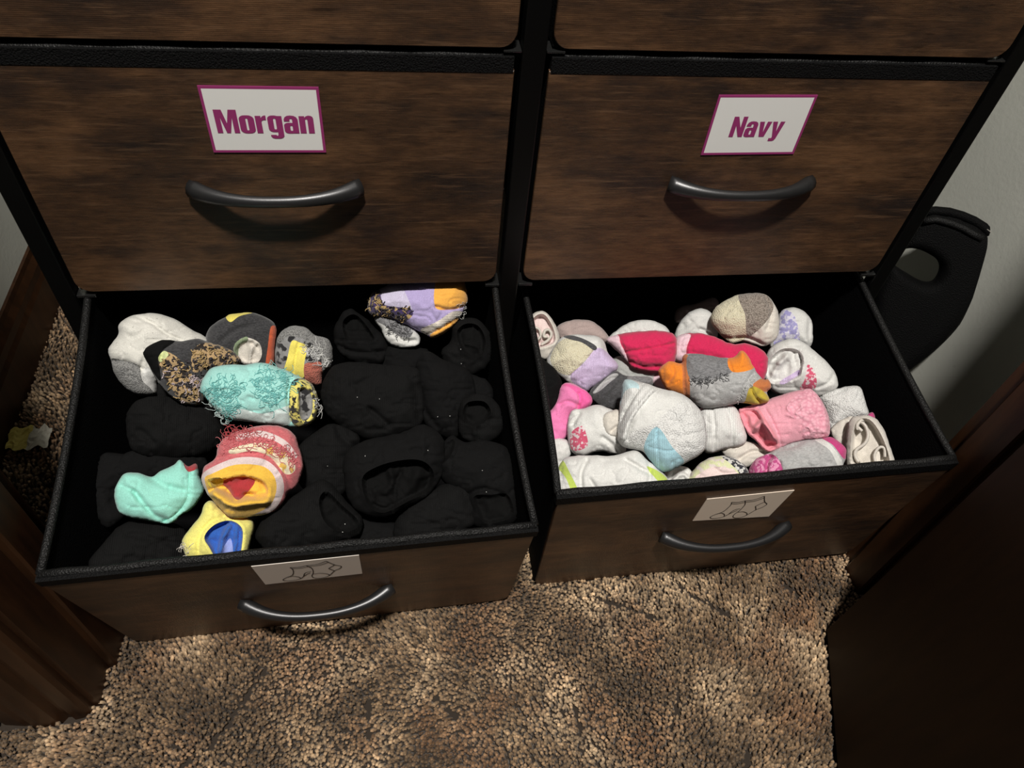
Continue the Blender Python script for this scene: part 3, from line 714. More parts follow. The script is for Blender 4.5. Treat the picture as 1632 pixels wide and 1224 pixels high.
F_CRIM = fabric('crimson_knit', (0.60, 0.022, 0.095)); F_BLUSH = fabric('blush_white', (0.76, 0.55, 0.62)); F_HOT = fabric('hot_pink', (0.84, 0.13, 0.38)); F_PINK = fabric('bright_pink', (0.82, 0.22, 0.46)); F_BABY = fabric('baby_pink', (0.78, 0.36, 0.44)); F_SALM = fabric('salmon_pink', (0.80, 0.29, 0.35)); F_BEIGEP = fabric('beige_pink', (0.42, 0.33, 0.31)); F_MAG = fabric('magenta_mottle', (0.46, 0.07, 0.22), 'print', (0.68, 0.28, 0.44), thr=0.54, scale=230); F_MAGP = fabric('magenta_knit', (0.52, 0.05, 0.20))
F_LIME = fabric('lime_knit', (0.50, 0.62, 0.12)); F_REDP = fabric('red_print', (0.62, 0.10, 0.18), 'print', (0.72, 0.62, 0.64), thr=0.53, scale=260); F_PASTEL = fabric('pastel_green_print', (0.66, 0.68, 0.42), 'print', (0.72, 0.64, 0.60), thr=0.52, scale=140); F_PPINK = fabric('pale_pink', (0.76, 0.62, 0.60)); F_DOTS = fabric('dark_dotted', (0.62, 0.62, 0.60), 'print', (0.03, 0.03, 0.04), thr=0.50, scale=260)

# --- left drawer: black bundles, lowest first
BK = [
 ('C', [(350,280),(410,210),(480,240),(560,310),(640,400),(640,480),(600,540),(450,530),(350,460),(325,360)], 62, [('mouth', [(375,290),(430,240),(490,270),(570,390),(500,400),(400,390)], 14), ('groove', [(350,430),(450,470),(620,470)], 3, 2.5)], 'black sock bundle with its cuff up, against the far panel left of the purple sock'),
 ('C', [(990,470),(1050,400),(1060,300),(1180,265),(1270,340),(1295,450),(1260,560),(1150,615),(1030,565)], 60, [('mouth', [(1080,360),(1130,300),(1210,310),(1255,400),(1225,500),(1130,480)], 13), ('ridge', [(1130,420),(1210,440),(1220,490)], 2.2, 2.5)], 'black sock ball with a curled opening, below the orange toe of the purple sock'),
 ('C', [(640,450),(720,425),(830,440),(900,470),(880,580),(740,610),(630,570)], 78, [], 'small black sock lump below the white cuff in the left drawer'),
 ('C', [(255,700),(320,570),(450,540),(620,560),(820,580),(860,700),(855,900),(760,965),(560,1005),(400,945),(285,850)], 52, [('groove', [(540,820),(600,870),(660,920)], 4, 3), ('groove', [(800,640),(830,760),(840,880)], 5, 2)], 'large smooth black sock bundle in the centre of the left drawer'),
 ('C', [(835,570),(900,480),(1000,530),(1150,600),(1190,750),(1130,900),(1060,1000),(920,940),(850,820)], 58, [('groove', [(860,700),(880,820),(960,930)], 4, 2.5)], 'black sock bundle between the large centre bundle and the drawer side'),
 ('C', [(1095,860),(1120,770),(1250,735),(1345,825),(1365,930),(1300,1020),(1205,1040),(1110,990)], 50, [('mouth', [(1120,850),(1150,785),(1250,780),(1290,850),(1230,920),(1150,920)], 14), ('ridge', [(1195,1000),(1200,930),(1290,850)], 3, 2)], 'round black sock ball with open cuff beside the right rim of the left drawer'),
 ('C', [(1140,620),(1250,640),(1300,700),(1290,780),(1180,790),(1140,730)], 75, [], 'black sock end tucked against the drawer side above the round ball'),
 ('D', [(100,300),(230,180),(340,150),(470,230),(450,350),(420,500),(330,600),(180,560),(100,470)], 66, [('groove', [(340,170),(380,240),(450,280)], 5, 4)], 'black sock bundle right of the red striped sock'),
 ('D', [(960,340),(1050,225),(1140,265),(1250,250),(1400,315),(1445,560),(1440,720),(1350,775),(1180,750),(1140,600),(1000,490)], 54, [('mouth', [(1185,590),(1290,575),(1390,575),(1425,690),(1340,740),(1240,740)], 12), ('mouth', [(965,360),(1010,270),(1070,240),(1060,320),(1000,390)], 8), ('groove', [(1150,580),(1240,540),(1370,575)], 3, 3)], 'black sock bundle in the front right corner of the left drawer'),
 ('D', [(760,680),(900,570),(1040,510),(1150,560),(1190,740),(1100,810),(960,850),(740,880),(700,780)], 64, [('groove', [(800,760),(960,755)], 2.5, 2)], 'flat ribbed black sock at the front, right of the open-mouthed ball'),
 ('D', [(410,320),(540,245),(730,205),(850,155),(965,210),(995,330),(965,480),(885,585),(760,650),(640,705),(530,695),(430,620),(395,460)], 42, [('mouth', [(500,480),(590,405),(740,365),(860,370),(930,440),(905,550),(780,610),(640,680),(545,640)], 22), ('ridge', [(640,560),(680,500),(670,430)], 5, 5), ('ridge', [(720,600),(800,520),(850,440)], 8, 5), ('ridge', [(545,560),(580,620),(640,640)], 4, 5), ('groove', [(700,600),(700,520),(730,440)], 2.5, 3)], 'big black sock ball with a wide open mouth near the front'),
 ('D', [(-60,680),(60,600),(220,500),(300,520),(400,640),(480,720),(465,820),(300,875),(120,920),(-60,930),(-150,820)], 52, [('mouth', [(225,610),(275,560),(360,640),(465,740),(430,795),(330,800),(250,730)], 13)], 'black sock bundle with a cupped opening at the front, right of the yellow sock'),
 ('D', [(440,720),(620,740),(760,780),(700,900),(520,930),(430,850)], 84, [], 'black sock end low down between two bundles by the front wall'),
 ('B', [(565,80),(690,-20),(950,0),(1090,50),(1160,180),(1060,310),(880,345),(700,340),(590,280)], 64, [('groove', [(600,220),(640,180),(720,250)], 4, 2.5)], 'black sock bundle below the white and grey sock'),
 ('B', [(335,490),(395,345),(480,330),(570,350),(560,470),(500,560),(540,700),(430,770),(345,660)], 78, [], 'black sock bundle left of the mint sock, by the drawer side'),
 ('B', [(330,1010),(420,880),(560,750),(800,750),(910,810),(930,960),(760,1060),(450,1090)], 70, [('groove', [(560,830),(700,850),(860,900)], 4, 2)], 'black sock bundle in the front left corner below the mint sock'),
 ('B', [(470,430),(590,310),(860,320),(1000,330),(1040,420),(900,480),(700,480),(520,470)], 76, [('groove', [(830,330),(960,310),(1030,340)], 3, 2)], 'black sock lump above the mint sock'),
 ('B', [(640,-150),(760,-190),(930,-150),(960,-40),(860,40),(700,20)], 74, [], 'black sock under the floral sock in the left drawer'),
]
RB = {}
for i, (cr_, ol, dp, ft, lb) in enumerate(BK):
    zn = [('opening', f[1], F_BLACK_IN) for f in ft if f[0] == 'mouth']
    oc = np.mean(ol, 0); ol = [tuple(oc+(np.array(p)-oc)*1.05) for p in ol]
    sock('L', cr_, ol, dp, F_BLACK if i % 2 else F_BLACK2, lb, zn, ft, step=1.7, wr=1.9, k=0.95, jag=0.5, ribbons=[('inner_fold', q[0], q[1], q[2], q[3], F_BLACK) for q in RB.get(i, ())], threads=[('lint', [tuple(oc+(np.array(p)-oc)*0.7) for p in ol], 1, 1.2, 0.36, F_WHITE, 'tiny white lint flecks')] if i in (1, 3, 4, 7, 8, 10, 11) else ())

# --- left drawer: coloured socks
sock('L', 'A', [(440,450),(495,370),(508,295),(590,242),(740,232),(860,272),(965,338),(1050,385),(1040,440),(860,560),(745,650),(735,728),(650,742),(560,705),(485,620),(455,530)], 42, F_OFFW,
     'cream sock with grey heel at the far left of the left drawer',
     [('heel', [(450,515),(540,525),(630,555),(650,640),(700,690),(735,735),(650,750),(555,712),(480,625)], F_GTERRY, 'grey looped heel'), ('inner_fold', [(650,580),(690,565),(730,640),(735,725),(690,680),(650,640)], F_WHITE)],
     [('groove', [(600,250),(700,290),(800,360),(890,400)], 2.2, 2.2), ('groove', [(460,525),(560,535),(650,575)], 2.5, 3), ('bulge', (560,330), 12, 4)])
sock('L', 'A', [(1040,420),(1065,320),(1160,255),(1200,235),(1330,228),(1440,270),(1480,325),(1470,440),(1455,565),(1340,570),(1240,540),(1130,500)], 50, F_CHAR,
     'charcoal grey sock ball with a yellow top and orange band, at the far panel',
     [('yellow_patch', [(1165,245),(1230,225),(1330,228),(1250,250),(1195,288)], F_YEL), ('orange_band', [(1440,318),(1478,322),(1466,430),(1458,570),(1410,560),(1422,440)], F_ORRED, 'orange ribbed band'),
      ('inner_fold', [(1215,470),(1228,415),(1285,380),(1370,415),(1382,500),(1330,556),(1270,540)], F_CREAM, 'cream tucked-in lining'), ('green_edge', [(1215,480),(1225,415),(1290,375),(1300,400),(1250,430),(1240,500)], fabric('sage_rib', (0.22,0.28,0.17), 'rib'))],
     [('groove', [(1140,400),(1240,330),(1330,310)], 4, 3), ('mouth', [(1220,470),(1240,420),(1300,390),(1375,430),(1370,520),(1280,535)], 5), ('ridge', [(1310,540),(1320,460),(1345,420)], 2, 3)])
sock('L', 'C', [(-45,470),(-25,365),(40,315),(130,313),(200,365),(280,388),(308,450),(302,560),(250,600),(238,672),(150,665),(30,620),(-35,580)], 44, F_MOTT,
     'grey, black and white mottled sock with yellow strip and coral end',
     [('yellow_strip', [(60,405),(105,412),(152,440),(135,540),(128,630),(15,610),(35,500)], F_YEL, 'yellow stitched strip'), ('coral_end', [(135,550),(190,535),(240,540),(240,675),(150,660)], F_CORAL), ('grey_cuff', [(-30,365),(40,312),(130,310),(200,362),(285,388),(310,455),(300,570),(250,600),(230,470),(150,400),(40,375),(-20,420)], F_GTERRY)],
     [('groove', [(100,415),(85,500),(70,600)], 1.5, 1.6), ('groove', [(150,440),(190,470),(230,520)], 4, 3)], threads=[('loose_yarn', [(140,450),(240,440),(290,560),(180,530)], 26, 14, 0.35, F_WHITE, 'white and black loose yarn')])
sock('L', 'A', [(655,465),(770,395),(880,405),(990,388),(1070,412),(1190,455),(1265,530),(1190,575),(1080,610),(1030,700),(1020,790),(900,790),(800,720),(740,650),(695,565)], 26, F_CHAR,
     'black sock with tan floral loops resting on the cream sock',
     [('cuff', [(650,465),(770,390),(850,405),(775,465),(755,530),(765,650),(700,570)], F_BLACK2, 'black turned cuff'), ('floral_panel', [(750,520),(785,470),(860,500),(940,585),(990,680),(1030,740),(1010,795),(900,790),(830,690),(770,600)], F_TAN, 'tan floral patch'),
      ('floral_panel', [(965,455),(1060,412),(1190,455),(1268,535),(1180,560),(1060,560),(1010,590),(955,585)], F_TAN, 'tan floral patch'), ('pale_corner', [(752,505),(785,465),(815,490),(765,535)], fabric('pale_lime', (0.60,0.66,0.32)))],
     [('groove', [(850,410),(780,470),(760,600)], 2.5, 2), ('groove', [(940,580),(960,500),(1000,440)], 4, 2.5)],
     threads=[('yarn_loops', [(880,560),(1000,690),(1000,780),(900,780),(800,650),(780,560)], 10, 9, 0.75, F_LILY, 'pale yarn loops'), ('yarn_loops', [(755,520),(860,500),(1000,690),(1000,780),(900,780),(800,650)], 20, 9, 0.75, F_TANY, 'tan yarn loops'), ('yarn_loops', [(970,460),(1060,420),(1180,460),(1250,530),(1060,560),(965,580)], 18, 9, 0.75, F_TANY, 'tan yarn loops'), ('yarn_loops', [(760,520),(900,520),(1200,480),(1230,540),(1010,620),(1000,760),(880,740)], 34, 8, 0.7, F_DKY, 'dark yarn loops'), ('yarn_loops', [(940,640),(1010,610),(1020,680),(960,680)], 16, 10, 0.4, F_LILY, 'pale yarn loops')])
sock('L', 'A', [(1005,700),(1055,590),(1130,552),(1290,548),(1400,538),(1540,585),(1645,635),(1715,690),(1735,800),(1705,900),(1625,938),(1480,925),(1300,902),(1180,885),(1085,805)], 8, F_AQUA,
     'aqua sock with frayed threads and yellow-black cuff, on top in the left drawer',
     [('pale_side', [(1180,890),(1250,820),(1400,850),(1560,800),(1570,900),(1480,930),(1300,905)], F_AQUAW), ('cuff', [(1572,655),(1650,635),(1720,695),(1740,800),(1708,902),(1625,942),(1562,885),(1552,760)], F_YB, 'yellow cuff with black edging'),
      ('cuff_lining', [(1620,720),(1660,700),(1695,760),(1690,850),(1650,895),(1615,850)], F_MOTT)],
     [('raise', [(1572,655),(1650,635),(1720,695),(1740,800),(1708,902),(1625,942),(1562,885),(1552,760)], 1.8), ('mouth', [(1610,700),(1665,690),(1705,760),(1698,860),(1645,905),(1605,850)], 7), ('groove', [(1560,640),(1545,760),(1565,900)], 2, 2), ('groove', [(1310,750),(1340,760)], 2, 1.5)],
     threads=[('frayed_threads', [(1040,690),(1160,640),(1260,650),(1250,780),(1200,880),(1090,790)], 70, 15, 0.33, F_AQUAD, 'teal frayed threads'), ('frayed_threads', [(1330,660),(1420,570),(1540,590),(1600,660),(1540,740),(1440,840),(1390,760)], 80, 15, 0.33, F_AQUAD, 'teal frayed threads'),
              ('frayed_threads', [(1060,760),(1100,800),(1190,890),(1130,880)], 14, 16, 0.25, F_AQUAW, 'pale loose threads'), ('frayed_threads', [(1700,720),(1760,780),(1740,850),(1700,800)], 10, 12, 0.25, F_WHITE, 'white loose threads')])
sock('L', 'B', [(478,545),(530,452),(610,440),(705,466),(760,430),(830,400),(880,362),(930,400),(985,388),(1005,470),(1030,560),(965,655),(890,705),(820,758),(700,742),(530,705),(488,640)], 34, F_MINT,
     'small mint green sock near the front left of the left drawer',
     [('cuff', [(940,425),(990,410),(1030,560),(965,655),(890,705),(820,758),(760,752),(850,700),(920,600)], F_MINT), ('red_tip', [(905,378),(985,380),(992,412),(930,436)], F_REDD, 'red patterned tip')],
     [('raise', [(940,425),(990,410),(1030,560),(965,655),(890,705),(820,758),(760,752),(850,700),(920,600)], 2.0), ('groove', [(938,425),(930,600),(850,705),(770,748)], 2.0, 1.6), ('groove', [(600,560),(640,610),(720,700),(790,730)], 3, 2.6), ('groove', [(705,470),(780,520),(900,550)], 4, 2.2), ('groove', [(525,520),(600,560),(630,600)], 3, 2)])
sock('L', 'B', [(895,860),(950,775),(1005,715),(1035,635),(1090,618),(1180,700),(1300,718),(1345,765),(1320,860),(1290,960),(1200,1010),(1050,1020),(940,980),(900,920)], 40, F_LEMON,
     'yellow sock with royal blue lining against the front wall',
     [('lining', [(1035,835),(1095,765),(1190,738),(1262,785),(1262,890),(1235,960),(1120,975),(1065,900)], F_BLUE, 'royal blue lining'), ('lining_patch', [(1135,945),(1170,870),(1198,850),(1205,950)], F_LBLUE)],
     [('mouth', [(1030,835),(1095,760),(1195,732),(1268,785),(1268,890),(1240,970),(1120,980),(1060,905)], 13), ('ridge', [(1130,930),(1150,840),(1190,770)], 3, 5), ('groove', [(1000,960),(1000,860),(1060,760),(1150,715)], 2.5, 2), ('ridge', [(1210,950),(1230,860),(1230,780)], 2.5, 4)],
     threads=[('loose_threads', [(885,870),(920,880),(940,960),(900,940)], 8, 10, 0.25, F_CREAM, 'loose pale threads')])
sock('L', 'B', [(1015,475),(1035,400),(1100,350),(1125,260),(1200,200),(1330,158),(1480,148),(1585,198),(1625,300),(1645,400),(1605,520),(1550,560),(1520,625),(1440,690),(1330,712),(1210,720),(1150,685),(1080,605),(1035,545)], 14, F_RED,
     'red, white and yellow striped sock ball with a gaping yellow mouth',
     [('floral_band', [(1195,300),(1330,262),(1460,275),(1560,345),(1590,420),(1530,450),(1440,350),(1330,310),(1210,330)], F_CREAMF, 'cream band with yellow flecks'),
      ('white_band', [(1230,215),(1380,185),(1520,240),(1600,330),(1580,350),(1500,270),(1380,225),(1250,250)], F_PINKW, 'white frayed band'),
      ('white_ring', [(1015,475),(1060,420),(1230,352),(1400,360),(1500,450),(1520,560),(1470,660),(1390,705),(1330,712),(1210,722),(1080,610),(1035,545)], F_PINKW, 'white stripe'),
      ('mouth_rim', [(1040,475),(1090,445),(1230,392),(1400,405),(1472,495),(1450,620),(1340,695),(1210,722),(1100,625),(1062,560)], F_GOLD, 'golden yellow cuff'),
      ('lining', [(1145,495),(1245,465),(1345,485),(1300,560),(1240,605),(1180,545)], F_REDD, 'dark red lining'), ('lining_edge', [(1062,480),(1140,470),(1150,510),(1090,535),(1065,520)], F_OLIVE)],
     [('mouth', [(1060,490),(1150,470),(1290,450),(1400,490),(1430,560),(1360,590),(1250,610),(1120,560)], 13), ('groove', [(1110,355),(1230,330),(1400,335),(1520,430),(1560,540)], 2.2, 1.8), ('groove', [(1080,545),(1160,530),(1230,610),(1300,570),(1360,590),(1410,570)], 2.5, 4), ('ridge', [(1100,570),(1200,630),(1300,625),(1420,610)], 4, 6)],
     threads=[('frayed_threads', [(1130,260),(1250,210),(1450,240),(1590,330),(1560,400),(1400,290),(1250,300)], 90, 13, 0.35, F_RED, 'red frayed threads'), ('frayed_threads', [(1150,200),(1260,170),(1350,160),(1330,210),(1200,230)], 24, 16, 0.35, F_REDD, 'red frayed threads')])
sock('L', 'C', [(572,270),(620,225),(760,280),(850,370),(835,432),(730,442),(655,412),(610,330)], 50, F_WHITE,
     'white sock cuff peeking out under the purple sock', [('grey_fold', [(575,270),(620,225),(770,290),(800,370),(720,370),(640,310)], F_MGREY)],
     [('groove', [(690,345),(740,395),(820,400)], 3, 3)], threads=[('loose_yarn', [(650,300),(760,300),(790,370),(690,360)], 22, 12, 0.35, F_DGREY, 'grey loose yarn')])
sock('L', 'C', [(527,200),(545,120),(600,80),(700,40),(860,0),(1000,-40),(1110,-10),(1148,140),(1130,190),(1110,240),(1075,290),(1010,350),(935,382),(870,352),(760,300),(650,258),(560,248)], 30, F_PURP,
     'lilac and orange sock at the far panel of the left drawer',
     [('pale_panel', [(600,82),(700,45),(740,60),(800,190),(790,210),(650,190)], F_LILW), ('floral_panel', [(525,205),(543,118),(600,80),(630,170),(700,190),(790,200),(808,240),(750,282),(650,258),(560,250)], F_VIOL, 'dark violet and gold floral patch'),
      ('heel', [(945,40),(1000,-45),(1115,-15),(1152,140),(1110,192),(1020,207),(942,190)], F_ORL, 'light orange heel'), ('ribbed_band', [(860,325),(960,275),(1050,218),(1125,225),(1085,275),(1000,312),(915,362),(870,352)], fabric('cream_rib', (0.72,0.66,0.58), 'rib', rib='y'), 'cream ribbed band'), ('toe', [(915,360),(1000,312),(1075,258),(1082,290),(1010,352),(935,385)], F_ORL, 'light orange toe')],
     [('groove', [(945,190),(1020,207),(1115,190)], 2.2, 2.6), ('groove', [(905,360),(1000,310),(1085,262)], 2, 2)],
     threads=[('yarn_loops', [(540,130),(600,90),(640,180),(790,210),(740,280),(640,240),(550,240)], 20, 8, 0.6, F_TANY, 'gold yarn loops'), ('yarn_loops', [(535,130),(600,90),(640,180),(790,210),(740,280),(560,240)], 36, 8, 0.6, F_DKY, 'dark yarn loops'), ('loose_threads', [(1110,180),(1140,190),(1130,240),(1090,230)], 6, 14, 0.22, F_WHITE, 'white loose threads')])

# --- right drawer
sock('R', 'G', [(200,420),(320,390),(350,480),(300,560),(290,680),(240,700)], 72, F_WHITE, 'plain white sock in the front left corner under the pink sock')
sock('R', 'F', [(190,1060),(330,1020),(460,1060),(480,1110),(340,1190),(240,1150)], 66, F_CREAM, 'cream sock end below the white ribbed sock and left of the grey-magenta sock', [], [('groove', [(310,1130),(380,1090),(460,1090)], 3, 3)])
sock('R', 'G', [(920,620),(990,560),(1085,570),(1100,650),(1060,720),(950,720)], 64, F_WHITE, 'white curled cuff at the front, left of the pastel printed sock', [], [('ridge', [(980,650),(1040,600),(1080,640)], 3, 3), ('groove', [(960,640),(1010,580),(1070,600)], 3, 3)])
sock('R', 'E', [(260,320),(330,278),(450,272),(535,318),(590,400),(480,420),(300,400)], 66, F_BEIGEP, 'dull pink sock at the far panel behind the lavender sock')
sock('R', 'E', [(560,410),(640,330),(740,278),(870,280),(960,345),(900,430),(660,430)], 62, F_WHITE, 'white sock at the far panel behind the left crimson sock')
sock('R', 'E', [(990,390),(1030,275),(1120,205),(1210,220),(1260,330),(1230,420),(1100,400)], 64, F_WHITE, 'white sock at the far panel, left of the cream and taupe toe', [], [('groove', [(1150,330),(1200,350),(1230,380)], 3, 3)])
sock('R', 'E', [(1000,290),(1010,200),(1120,170),(1230,130),(1260,190),(1130,260)], 86, F_BEIGEP, 'dim beige sock deep at the far panel behind the white sock')
sock('R', 'E', [(600,520),(700,500),(900,580),(880,700),(720,720),(600,640)], 76, fabric('soft_grey', (0.40,0.41,0.40)), 'pale grey sock under the left crimson sock')
sock('R', 'E', [(85,290),(130,225),(190,222),(245,285),(278,370),(266,440),(205,515),(130,490),(92,440)], 46, F_CREAM,
     'rolled cream sock standing on end in the far left corner', [('rolled_layers', [(98,300),(140,243),(190,243),(238,320),(252,400),(200,432),(110,436)], F_PPINK, 'blush rolled layers')],
     [('mouth', [(95,300),(138,240),(192,240),(240,320),(255,402),(200,436),(106,438)], 13)], k=0.6, wr=0.5,
     ribbons=[('rolled_layer', [(100,350),(125,320),(155,335),(160,375),(130,405),(112,425)], -1, 1.5, 3.0, F_CREAM), ('rolled_layer', [(165,425),(205,400),(228,365),(215,335),(188,340),(182,375),(205,375)], -1, 1.7, 3.0, F_CREAM)])
sock('R', 'E', [(195,540),(250,430),(305,372),(420,362),(540,388),(582,480),(645,560),(580,625),(475,695),(432,718),(330,665),(262,610)], 44, F_WHITE,
     'white sock with cream heel and lavender toe, left side of the right drawer',
     [('heel', [(225,520),(258,430),(330,385),(430,405),(490,455),(420,540),(345,610),(270,590)], F_CREAMY, 'cream heel'), ('toe', [(345,625),(430,540),(505,450),(568,470),(648,560),(580,625),(475,695),(432,718)], F_LAV, 'lavender ribbed toe'), ('grey_line', [(300,374),(350,368),(430,392),(505,438),(490,462),(420,415),(345,395)], F_DGREY, 'dark grey seam')],
     [('groove', [(345,620),(430,540),(500,450)], 2, 1.8), ('groove', [(540,390),(560,440),(575,480)], 3, 2)])
sock('R', 'E', [(95,460),(180,515),(262,590),(298,680),(265,790),(195,860),(120,840),(70,640)], 40, F_BLACK2, 'black sock squeezed against the left wall of the right drawer')
sock('R', 'E', [(150,930),(250,790),(285,680),(360,665),(460,725),(478,790),(410,835),(345,860),(335,980),(262,1035),(195,1045)], 52, F_PINK,
     'bright pink sock below the black sock in the right drawer', [('hot_pink_part', [(285,680),(330,668),(460,725),(480,792),(395,825),(400,750),(340,690)], F_HOT)],
     [('groove', [(400,730),(405,780),(390,825)], 2.5, 3), ('groove', [(280,800),(330,780),(390,800)], 3, 2), ('ridge', [(195,880),(215,900),(200,930)], 2, 1.5)])
sock('R', 'E', [(570,395),(640,362),(760,342),(935,342),(1005,392),(985,560),(900,598),(745,575),(700,530),(640,470)], 44, F_CRIM,
     'crimson sock with a blush cuff, left of the two crimson socks', [('cuff', [(568,392),(640,365),(660,420),(690,480),(705,545),(640,475)], F_BLUSH, 'blush pink cuff')],
     [('groove', [(690,470),(800,455),(980,420)], 2, 1.6), ('groove', [(720,530),(800,560),(900,560)], 3, 2.5), ('groove', [(645,370),(690,480),(705,540)], 2, 2)])
sock('R', 'E', [(965,470),(1005,380),(1100,352),(1220,368),(1340,418),(1450,418),(1555,478),(1568,560),(1530,660),(1400,640),(1250,570),(1080,540),(1000,530)], 40, F_CRIM,
     'long crimson sock with a blush cuff, behind the orange and grey sock', [('cuff', [(962,470),(1005,378),(1092,362),(1070,440),(1055,540),(990,525)], F_BLUSH, 'blush pink cuff')],
     [('groove', [(1090,362),(1070,440),(1058,530)], 2, 2)])
sock('R', 'E', [(1030,610),(1080,600),(1100,690),(960,720),(860,680),(850,620),(940,600)], 66, F_BLUSH, 'blush pink sock end under the orange toe')
sock('R', 'F', [(565,215),(660,198),(742,255),(760,360),(742,440),(680,430),(560,430),(490,440),(520,330)], 56, F_WHITE,
     'white sock with lavender lace print at the far right', [('lace_print', [(568,215),(632,230),(665,310),(668,420),(520,430),(550,320)], F_LAVP, 'lavender lace print')], [('groove', [(740,270),(735,350),(740,430)], 3, 2)])
sock('R', 'E', [(1212,255),(1255,185),(1330,140),(1400,112),(1540,108),(1602,160),(1640,260),(1625,380),(1540,435),(1420,405),(1340,415),(1290,378),(1228,310)], 24, F_CREAM,
     'cream sock ball with a taupe looped toe, highest at the far panel',
     [('cream_terry', [(1212,255),(1255,185),(1330,140),(1390,118),(1425,230),(1440,370),(1340,415),(1290,378),(1228,310)], F_CREAMY, 'pale yellow looped foot'), ('toe', [(1388,116),(1540,110),(1600,175),(1580,250),(1500,340),(1440,368),(1428,240)], F_BROWNT, 'taupe looped toe')],
     [('groove', [(1290,375),(1350,385),(1440,380),(1540,420)], 2.5, 2.5), ('groove', [(1545,115),(1590,230),(1560,330)], 2.5, 2)])
sock('R', 'F', [(455,545),(488,452),(570,400),(650,388),(745,440),(870,560),(908,630),(908,695),(800,745),(700,730),(560,735),(495,705),(455,620)], 42, F_WHITE,
     'white sock ball with a wide round mouth and red print, right of the crimson sock',
     [('opening', [(470,560),(560,458),(675,465),(695,555),(672,620),(560,655),(490,640)], F_WHITE), ('lavender_strip', [(558,652),(640,600),(675,580),(677,606),(585,668)], F_LAV), ('red_print', [(722,555),(748,560),(778,620),(770,695),(680,698),(708,640)], F_REDP, 'red lettering-like print')],
     [('mouth', [(466,565),(555,458),(650,450),(700,500),(695,570),(672,630),(560,662),(488,650)], 11), ('ridge', [(500,640),(540,560),(600,500)], 5, 5), ('groove', [(675,470),(690,540),(670,610)], 2.2, 3), ('groove', [(785,690),(850,660),(885,610)], 2.5, 2)])
sock('R', 'E', [(460,725),(530,645),(620,588),(690,615),(845,628),(840,680),(740,700),(690,760),(655,830),(540,812),(475,760)], 50, F_DGREY,
     'dark grey sock with a pale stripe between lavender toe and white terry sock', [('stripe', [(485,722),(560,640),(610,605),(645,612),(590,660),(525,715)], F_GREY, 'pale grey stripe'), ('grey_end', [(700,622),(845,626),(842,680),(740,690)], F_MGREY)],
     [('groove', [(480,745),(560,660),(660,620)], 2.5, 2.5), ('groove', [(550,800),(600,720),(680,640)], 3, 2)])
sock('R', 'E', [(1150,815),(1250,800),(1352,800),(1405,880),(1435,1030),(1310,1068),(1180,1095),(1120,950)], 50, F_WHITE2,
     'white ribbed sock between the blue-toed terry sock and the pink sock', [], [('groove', [(1225,820),(1240,930),(1235,1070)], 2, 1.6), ('groove', [(1310,810),(1345,920),(1350,1050)], 2, 1.6)])
sock('R', 'E', [(325,945),(350,840),(430,818),(520,798),(610,830),(670,850),(690,1080),(610,1098),(520,1085),(420,1115),(348,1075)], 44, F_WHITE,
     'white sock ball with a pink-red printed square, beside the pink sock',
     [('red_print', [(348,990),(372,950),(420,928),(442,965),(452,1052),(360,1078)], F_REDP, 'pink-red printed motif')], [('groove', [(340,880),(400,850),(360,920)], 3, 3), ('groove', [(545,1000),(600,1040),(640,1090)], 3, 3)])
sock('R', 'E', [(540,890),(575,842),(655,830),(690,890),(680,990),(620,1000),(560,970)], 26, F_CREAM, 'small rolled cream cuff left of the blue-toed terry sock', [], [('groove', [(600,960),(640,930),(670,940)], 2, 2.5)])
sock('R', 'E', [(636,965),(645,860),(660,740),(672,660),(700,638),(800,660),(890,692),(1000,718),(1085,760),(1162,850),(1190,960),(1175,1080),(1065,1155),(930,1215),(850,1155),(795,1085),(700,1068),(645,1025)], 10, F_WTERRY,
     'large white terry sock with a sky blue toe, on top in the right drawer',
     [('knit_foot', [(800,665),(890,692),(1000,718),(1040,760),(960,830),(850,920),(720,960),(740,860)], F_WHITE), ('cuff', [(634,968),(655,890),(720,780),(790,672),(895,695),(840,750),(745,880),(700,1010),(640,1022)], F_WHITE2, 'white ribbed cuff'),
      ('blue_edge', [(672,655),(700,636),(765,668),(770,705),(700,712),(672,800),(655,790)], F_PALEB, 'pale blue edge'), ('inner_rib', [(690,715),(770,705),(720,790),(660,880),(655,830)], F_WHITE2), ('toe', [(880,932),(975,1055),(1050,1155),(930,1218),(848,1152),(803,1055)], F_SKY, 'sky blue ribbed toe')],
     [('raise', [(634,968),(655,890),(720,780),(790,672),(895,695),(840,750),(745,880),(700,1010),(640,1022)], 3.2), ('groove', [(770,710),(715,800),(665,890)], 1.6, 1.8), ('groove', [(895,700),(840,755),(745,885),(705,1010)], 2.2, 2.6), ('ridge', [(860,715),(780,820),(720,900),(680,1000)], 4, 2.5), ('groove', [(800,670),(740,760),(680,860),(645,950)], 2, 2.2), ('groove', [(880,940),(885,1060),(900,1190)], 1.2, 0.9), ('bulge', (1060,820), 10, 3)])
